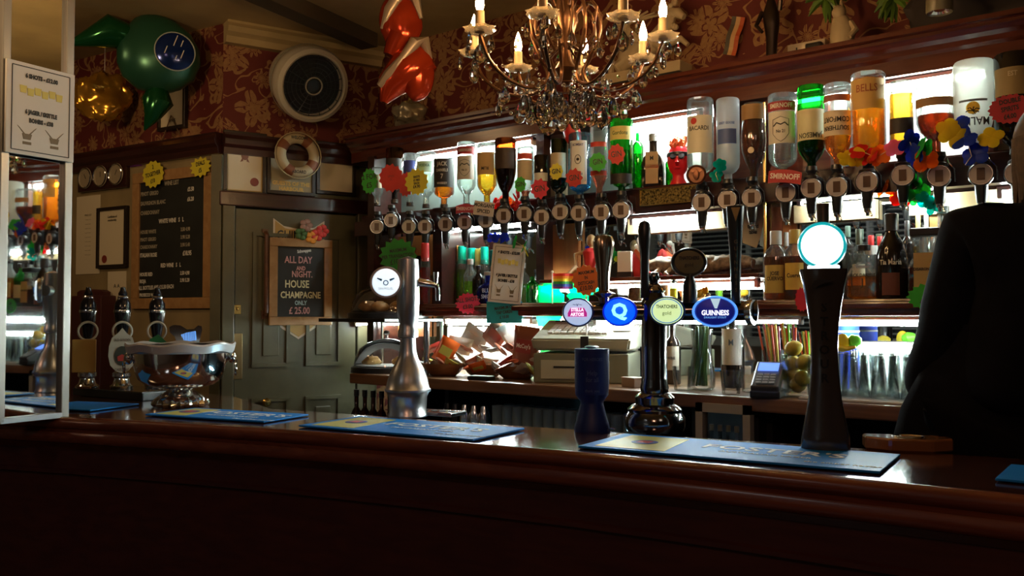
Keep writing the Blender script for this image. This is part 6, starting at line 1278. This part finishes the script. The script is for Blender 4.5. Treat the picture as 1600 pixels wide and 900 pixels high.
# ================= FAN =================
p=P(486,132,pl=(DOORW[0]+DOORW[1]*.20,DOORW[1])); o=E('round_extractor_fan','deep round white extractor fan with black grille high above the door','fan',p,rzD+.0,rot=(.42,0,rzD+.05))
X=Matrix.Rotation(PI/2,4,'X')
B().lathe([(0,-.20),(.13,-.20),(.155,-.17),(.182,-.03),(.186,.01),(.178,.035),(.16,.045),(.152,.04),(.148,.02),(.140,.0),(.02,-.0)],40,M=X).mesh('housing',mat('fan_cream',(.55,.52,.42),.4),o,True)
B().lathe([(.183,-.06),(.187,-.055),(.184,-.05)],40,M=X).mesh('groove',mat('fan_groove',(.2,.2,.16),.5),o,True)
B().lathe([(0,.004),(.149,.004),(.149,.008),(0,.008)],36,M=X).mesh('opening_shade',M_BLK,o)  # black disc painting in the shade behind the grille
g=B(); 
for r_ in (.03,.05,.07,.09,.11,.13,.145): g.tube([(r_*math.cos(a*PI/18),-.038,r_*math.sin(a*PI/18)) for a in range(36)],.0018,5,close=True)
for i in range(16): a=2*PI*i/16; g.tube([(.03*math.cos(a),-.036,.03*math.sin(a)),(.148*math.cos(a),-.036,.148*math.sin(a))],.002,5)
g.mesh('grille',M_BLACKP,o,True)
B().tube([(.041*math.cos(a*PI/14),-.04,.041*math.sin(a*PI/14)) for a in range(28)],.004,6,close=True).mesh('hub_ring',mat('fan_ring',(.4,.38,.3),.4),o,True)
B().lathe([(0,.01),(.036,.01),(.036,.03),(0,.034)],24,M=X).mesh('hub',M_BLACKP,o,True)
# ================= BALLOONS =================
def foil(name,c,r=.12,me=.75): return mat(name,c,r,me)
v=P(247,85,pl=(LEFTW[0]+LEFTW[1]*.22,LEFTW[1])); rzv=face(v); o=E('green_foil_balloon','green foil balloon with a dark blue round window hung high on the left','balloon',v,rzv)
kk=F/((v-Vector((0,0,ZE))).dot(FW)); R=62/kk
b=B(); b.lathe([(0,-1.0),(.3,-.95),(.68,-.78),(.95,-.42),(1,-.05),(.9,.35),(.66,.7),(.36,.93),(.12,1.02),(0,1.04)],36,sy=.62); 
bmesh.ops.transform(b.b,matrix=Matrix.Rotation(-.25,4,'Y')@Matrix.Scale(R,4),verts=b.b.verts); b.noise(.004,45).mesh('balloon_body',foil('foil_green',(.03,.13,.075),.28,.5),o,True)
Wd=B().lathe([(0,0),(29/kk,0),(27/kk,.006),(0,.012)],32,M=X).mesh('window',foil('foil_navy',(.01,.03,.16),.15,.5),o,True,loc=(24/kk,-R*.585,-3/kk),rz=.15)
B().tube([(29.5/kk*math.cos(a*PI/16),-.002,29.5/kk*math.sin(a*PI/16)) for a in range(32)],.003,6,close=True).mesh('window_rim',mat('pale_rim_paint',(.35,.42,.38),.5),Wd,True)
g=B()
for x_,z_,l_ in ((-.06,-.02,.035),(-.01,.03,.05),(.03,.03,.03),(.03,-.04,.04),(0.0,-.05,.02)): g.tube([(x_*.8,-.012,z_*.8),(x_*.8+l_*.35,-.012,z_*.8+l_)],.0022,5)
g.mesh('rain_marks',M_WHITE,Wd)
B().tube([(-R*.6,.0,R*.35),(-R*1.1,0,R*.45),(-R*1.6,0,R*.2),(-R*2.1,0,-R*.0)],[R*.3,R*.42,R*.22,R*.03],12).noise(.006,30).mesh('dark_fin',foil('foil_dark_green',(.01,.10,.03),.15,.6),o,True)
B().tube([(-.0,0,-R*.9),(R*.0,0,-R*1.2),(-R*.12,0,-R*1.6),(-R*.3,0,-R*1.95)],[R*.25,R*.38,R*.2,R*.02],12).noise(.006,30).mesh('dark_fin',foil('foil_dark_green',(.01,.1,.03)),o,True)
B().tube([(0,0,R*.9),(0,0.02,ZC-v.z)],.0015,4).mesh('string',M_WHITE,o)
v=P(163,152,pl=(LEFTW[0]+LEFTW[1]*.18,LEFTW[1])); o=E('gold_foil_balloon','crumpled gold and orange foil balloon below the green balloon','balloon',v,face(v)); kk=F/((v-Vector((0,0,ZE))).dot(FW))
b=B().sph((0,0,0),(42/kk,.05,38/kk),36,24); b.noise(.035,14).noise(.012,50).mesh('balloon_body',foil('foil_gold',(.55,.28,.03),.18,.7),o,True)
B().tube([(0,0,.02),(.0,.0,ZC-v.z)],.0015,4).mesh('string',M_WHITE,o)
v=P(638,110,Y=2.5); o=E('red_foil_balloon','tall red and white foil balloon hanging from the ceiling left of the chandelier','balloon',v,face(v)); kk=F/((v-Vector((0,0,ZE))).dot(FW)); u=1/kk
M_RF=foil('foil_red',(.62,.06,.015),.16,.55); M_WF=foil('foil_cream',(.5,.4,.3),.3,.3)
b=B().tube([(-38*u,0,-52*u),(-28*u,0,-25*u),(0,0,0),(18*u,0,18*u),(22*u,0,42*u)],[6*u,22*u,34*u,30*u,10*u],20); b.sph((14*u,-.01,-5*u),(26*u,24*u,44*u),20,14); b.noise(.006,25).mesh('lower_lobe',M_RF,o,True)
b=B().sph((-12*u,.01,78*u),(34*u,22*u,48*u),24,16); b.tube([(-10*u,0,50*u),(-26*u,0,20*u)],[24*u,14*u],14).noise(.006,25).mesh('upper_lobe',M_RF,o,True)
b=B().tube([(-44*u,-.028,-28*u),(-30*u,-.045,-12*u),(-8*u,-.06,12*u),(10*u,-.06,38*u),(24*u,-.05,42*u),(36*u,-.03,10*u)],[5*u,9*u,8*u,10*u,9*u,3*u],10).noise(.006,60).mesh('white_icing',M_WF,o,True)
B().tube([(-40*u,-.01,62*u),(-30*u,-.03,90*u),(-12*u,-.03,118*u),(10*u,-.03,112*u),(20*u,-.02,80*u)],[4*u,9*u,10*u,9*u,3*u],10).noise(.006,60).mesh('white_icing',M_WF,o,True)
B().tube([(-8*u,0,120*u),(-8*u,0,ZC-v.z)],.002,4).mesh('string',M_WHITE,o)
v=P(640,206,Y=3.08); v.z=ZT; o=E('silver_foil_weight','crumpled silver foil balloon weight on the cornice under the red balloon','balloon weight',v,0); kk=ppm(640,3.08)
B().sph((0,0,24/kk),(28/kk,.07,24/kk),32,20).noise(.022,24).noise(.01,70).mesh('foil_wrap',foil('foil_silver',(.42,.37,.27),.2,.7),o,True); B().tube([(0,0,44/kk),(.01,0,60/kk),(-.01,-.01,66/kk)],[.012,.01,.02],8).noise(.004,60).mesh('foil_tie',foil('foil_goldish',(.5,.36,.1),.2,.7),o,True)
# ================= CHANDELIER =================
c=P(884,60,Y=1.97); ch=E('chandelier','ornate bronze chandelier with candle bulbs and hanging crystal drops','chandelier',(c.x,c.y,ZE+.5),.2)
M_BZ=mat('aged_bronze',(.13,.06,.028),.32,.85); M_CAN=mat('candle_sleeve',(.6,.42,.22),.5); M_BULB=mat('candle_bulb',(1,.8,.5),.3,em=(1,.60,.25),es=170)
M_CRY=nt('crystal')[0]; _b=M_CRY.node_tree.nodes['Principled BSDF']; _b.inputs['Transmission Weight'].default_value=1; _b.inputs['Roughness'].default_value=.02; _b.inputs['IOR'].default_value=1.6; _b.inputs['Base Color'].default_value=(1,.95,.88,1)
M_PAN=glass('pan_glass',(.9,.8,.65),.5,.1,.25)
B().lathe([(0,.12),(.012,.125),(.02,.15),(.03,.17),(.018,.19),(.012,.22),(.02,.26),(.034,.30),(.028,.34),(.014,.37),(.012,.45),(.02,.48),(.012,.5),(.006,.52),(0,.52)],20).mesh('central_stem',M_BZ,ch,True)
B().tube([(0,0,.5),(0,0,ZC-(ZE+.5))],.005,8).lathe([(0,ZC-ZE-.5),(.05,ZC-ZE-.5),(.045,ZC-ZE-.52),(.01,ZC-ZE-.54),(0,ZC-ZE-.54)],20).mesh('hanging_chain',M_BZ,ch,True)
cry=[]
def crystal(loc,sz,first=[None]):
    if first[0] is None:
        b=B(); b.lathe([(0,-1),(.28,-.86),(.42,-.6),(.36,-.25),(.16,.1),(0,.3)],8,sy=.55); o=b.mesh('crystal_drop',M_CRY,ch); first[0]=o.data
    else: o=link('crystal_drop',first[0],ch)
    sz*=1.4; o.location=loc; o.scale=(sz,sz,sz); o.rotation_euler=(0,0,random.uniform(0,3)); return o
RC=.262; cups=[]
for i in range(8):
    a=2*PI*i/8+.2; ca,sa=math.cos(a),math.sin(a); pp=[]
    for r_,z_ in ((.015,.30),(.05,.345),(.085,.33),(.095,.27),(.07,.20),(.05,.155),(.075,.115),(.13,.105),(.19,.125),(.235,.165),(.255,.21),(RC,.225)): pp.append((r_*ca,r_*sa,z_))
    # smooth with catmull
    sp=[]
    for j in range(len(pp)-1):
        p0,p1,p2,p3=[Vector(pp[max(0,min(len(pp)-1,j+d))]) for d in (-1,0,1,2)]
        for t in (0,.33,.66): sp.append(.5*((2*p1)+(p2-p0)*t+(2*p0-5*p1+4*p2-p3)*t*t+(3*p1-p0-3*p2+p3)*t**3))
    sp.append(Vector(pp[-1])); B().tube(sp,.0048,7).mesh('arm',M_BZ,ch,True)
    cx,cy=RC*ca,RC*sa
    B().lathe([(0,.222),(.03,.228),(.042,.24),(.038,.24),(.028,.232),(0,.23)],16,c=(cx,cy,0),rip=.1,nr=8).mesh('drip_pan',M_PAN,ch,True)
    cs=B().lathe([(0,.23),(.013,.23),(.012,.285),(0,.287)],14,c=(cx,cy,0)).mesh('candle_sleeve',M_CAN,ch,True)
    B().lathe([(0,.285),(.008,.288),(.0115,.30),(.010,.315),(.004,.335),(0,.345)],10,c=(cx,cy,0)).mesh('candle_bulb',M_BULB,cs,True)
    for k in range(4):
        b_=a+k*PI/2+.4; crystal((cx+.04*math.cos(b_),cy+.04*math.sin(b_),.215-.01*(k%2)),.022)
    crystal((cx,cy,.19),.03); crystal((.13*ca,.13*sa,.075),.034); crystal((.19*ca,.19*sa,.09),.028)
    a2=a+PI/8
    # upper small arms
    B().tube([(.01*math.cos(a2),.01*math.sin(a2),.24),(.05*math.cos(a2),.05*math.sin(a2),.21),(.09*math.cos(a2),.09*math.sin(a2),.25),(.10*math.cos(a2),.10*math.sin(a2),.32),(.07*math.cos(a2),.07*math.sin(a2),.36),(.05*math.cos(a2),.05*math.sin(a2),.33)],.0035,6).mesh('scroll',M_BZ,ch,True)
    crystal((.095*math.cos(a2),.095*math.sin(a2),.235),.024)
    crystal((.07*math.cos(a2),.07*math.sin(a2),.06+.012*(i%2)),.034)
bd=B(); M_BD=M_CRY
for i in range(8):
    a=2*PI*i/8+.2; a2=a+PI/4
    for t in range(9):
        tt=t/8; r_=.19; x_=(1-tt)*math.cos(a)*r_+tt*math.cos(a2)*r_; y_=(1-tt)*math.sin(a)*r_+tt*math.sin(a2)*r_; bd.sph((x_,y_,.118-.05*4*tt*(1-tt)),.0055,6,5)
    for t in range(7): bd.sph((.12*math.cos(a+.39),.12*math.sin(a+.39),.13-.013*t),.005,6,5)
    for t in range(6): tt=t/5; bd.sph((math.cos(a)*(.235-.1*tt),math.sin(a)*(.235-.1*tt),.16+.10*tt-.05*4*tt*(1-tt)),.005,6,5)
bd.mesh('bead_strings',M_CRY,ch,True)['kind']='stuff'
for i in range(20):
    a=2*PI*i/20; r_=.03+.035*(i%3); crystal((r_*math.cos(a),r_*math.sin(a),.065+.022*(i%2)),.03+.006*(i%3))
B().tube([(.06*math.cos(t*PI/12),.06*math.sin(t*PI/12),.12) for t in range(24)],.003,5,close=True).mesh('crystal_ring',M_BZ,ch,True)
# ================= PERSON =================
def skin(name,verts,edges,rad,m,parent,sub=2,loc=(0,0,0)):
    me=bpy.data.meshes.new(name); me.from_pydata(verts,edges,[]); o=bpy.data.objects.new(name,me); COL.objects.link(o)
    s=o.modifiers.new('s','SKIN'); s.use_smooth_shade=True
    for i,r_ in enumerate(rad):
        d=me.skin_vertices[0].data[i]; d.radius=r_ if isinstance(r_,tuple) else (r_,r_)
    me.skin_vertices[0].data[0].use_root=True
    o.modifiers.new('u','SUBSURF').levels=sub; bpy.context.view_layer.update()
    dg=bpy.context.evaluated_depsgraph_get(); m2=bpy.data.meshes.new_from_object(o.evaluated_get(dg)); bpy.data.objects.remove(o)
    m2.materials.clear(); m2.materials.append(m); m2.polygons.foreach_set('use_smooth',[True]*len(m2.polygons)); return link(name,m2,parent)
pv=P(1580,600,Y=2.42); per=E('person','person in loose black clothing standing behind the bar with back turned','person',(pv.x,2.47,ZF),math.atan2(-pv.x,2.44)+.05)
M_SK=mat('skin_tone',(.42,.22,.13),.55); M_BC=mat('black_cloth',(.005,.0045,.007),.95,nz=.3,sc=25,spec=.1); M_HR=mat('brown_hair',(.09,.05,.025),.6,nz=.4,sc=60)
# local frame: x to the photo's right, -y to the camera, seen from behind (faces +y)
J=dict(pel=(0,0,.92),sp1=(.012,0,1.05),sp2=(.03,.005,1.2),ch=(.055,.01,1.32),nk=(.075,.015,1.44),nk2=(.085,.02,1.49),hd=(.092,.03,1.55),hdt=(.092,.03,1.63),
 sl=(-.10,.0,1.37),el=(-.14,-.01,1.14),wl=(-.20,.04,.95),hl=(-.18,.09,.955),sr=(.26,.0,1.38),er=(.33,.03,1.12),wr=(.30,.07,.99),hr=(.29,.10,.975),
 hpl=(-.09,0,.88),knl=(-.10,-.01,.48),anl=(-.105,.03,.08),tol=(-.115,-.0,.03),hpr=(.09,0,.88),knr=(.10,-.01,.48),anr=(.105,.03,.08))
J['tol']=(-.115,.16,.03); J['tor']=(.125,.16,.03)
# the empty's height is the raised floor; scale so that the shoulders meet the photograph
order=['pel','sp1','sp2','ch','nk','nk2','hd','hdt','sl','el','wl','hl','sr','er','wr','hr','hpl','knl','anl','tol','hpr','knr','anr','tor']
rd=[(.15,.11),(.125,.1),(.135,.1),(.145,.1),.05,.048,(.072,.088),(.05,.06),.055,.042,.026,(.036,.016),.055,.042,.026,(.036,.016),.085,.055,.036,.03,.085,.055,.036,.03]
ed=[('pel','sp1'),('sp1','sp2'),('sp2','ch'),('ch','nk'),('nk','nk2'),('nk2','hd'),('hd','hdt'),('ch','sl'),('sl','el'),('el','wl'),('wl','hl'),('ch','sr'),('sr','er'),('er','wr'),('wr','hr'),('pel','hpl'),('hpl','knl'),('knl','anl'),('anl','tol'),('pel','hpr'),('hpr','knr'),('knr','anr'),('anr','tor')]
# fingers as extra chains on each hand
vl=[J[n] for n in order]; ex=[(order.index(a),order.index(b)) for a,b in ed]; rl=list(rd)
for sd,h in ((-1,'hl'),(1,'hr')):
    hi=order.index(h); hx,hy,hz_=J[h]
    for f in range(4):
        b0=len(vl); off=(f-1.5)*.018; ln=(.03,.036,.034,.026)[f]
        vl+= [(hx+off,hy+.035,hz_),(hx+off*1.1,hy+.035+ln,hz_-.004),(hx+off*1.1,hy+.03+ln*1.7,hz_-.02)]; rl+=[.009,.008,.007]; ex+=[(hi,b0),(b0,b0+1),(b0+1,b0+2)]
    b0=len(vl); vl+=[(hx-sd*.035,hy+.005,hz_-.004),(hx-sd*.05,hy+.03,hz_-.01)]; rl+=[.011,.009]; ex+=[(hi,b0),(b0,b0+1)]
body=skin('body',vl,ex,rl,M_SK,per)
b=B(); hx,hy,hz_=.092,.04,1.585
b.sph((hx,hy,hz_),(.074,.092,.108),24,16); b.tube([(hx,hy+.085,hz_+.01),(hx,hy+.108,hz_-.02),(hx,hy+.09,hz_-.03)],[.008,.014,.01],8); b.sph((hx-.076,hy-.005,hz_-.01),(.008,.018,.028),8,6); b.sph((hx+.076,hy-.005,hz_-.01),(.008,.018,.028),8,6)
for s_ in (-1,1): b.sph((hx+s_*.03,hy+.082,hz_+.012),(.014,.008,.008),8,6)
b.sph((hx,hy+.084,hz_-.055),(.024,.008,.008),8,6)
head=b.mesh('head',M_SK,per,True)
b=B(); b.sph((hx,hy-.014,hz_+.02),(.088,.095,.108),24,16)
rr=random.Random(4)
for i in range(60):
    a=rr.uniform(PI*1.02,PI*1.98); x_,y_=hx+.08*math.cos(a),hy-.01+.09*math.sin(a); b.tube([(x_,y_,hz_+.03),(x_*1.0+.004*rr.uniform(-1,1),y_-.006,hz_-.05),(x_+rr.uniform(-.01,.01),y_-.004,hz_-.12-rr.uniform(0,.03))],[.012,.012,.004],6)
b.mesh('hair',M_HR,per,True)
keep=['pel','sp1','sp2','ch','nk','sl','el','wl','sr','er','wr']
def sub(keep,infl,tweak={}):
    idx=[order.index(n) for n in keep]; vs=[vl[i] for i in idx]; es=[(keep.index(a),keep.index(b_)) for a,b_ in ed if a in keep and b_ in keep]
    rs=[]
    for n,i in zip(keep,idx):
        r_=rl[i]; r_=r_ if isinstance(r_,tuple) else (r_,r_); f=tweak.get(n,infl); f=f if isinstance(f,tuple) else (f,f); rs.append((r_[0]+f[0],r_[1]+f[1]))
    return vs,es,rs
vs,es,rs=sub(keep,.022,{'pel':(.10,.045),'sp1':.065,'sp2':.045,'ch':.05,'nk':.024,'sl':.04,'el':.04,'sr':.035,'wl':.045,'wr':.045})
top=skin('black_top',vs,es,rs,M_BC,per,sub=3)
for v in top.data.vertices:
    n=noise.noise(Vector(v.co)*9)*.006; v.co+=v.normal*n if v.normal.length>0 else Vector()
vs,es,rs=sub(['pel','hpl','knl','anl','hpr','knr','anr'],.02,{'pel':.03,'hpl':.05,'hpr':.05,'knl':.06,'knr':.06})
skin('black_trousers',vs,es,rs,M_BC,per)
b=B(); b.lathe([(.17,1.16),(.21,1.05),(.26,.95),(.285,.85),(.295,.72),(.29,.72),(.27,.85),(.2,1.0)],40,sy=.6,rip=.03,nr=9); b.mesh('coat_hem',M_BC,per,True)
for s_ in (-1,1): B().sph((s_*.11,.08,.04),(.045,.12,.04),14,8).mesh('shoe',M_BLK,per,True)
per.scale=(1.0,1.0,1.0)
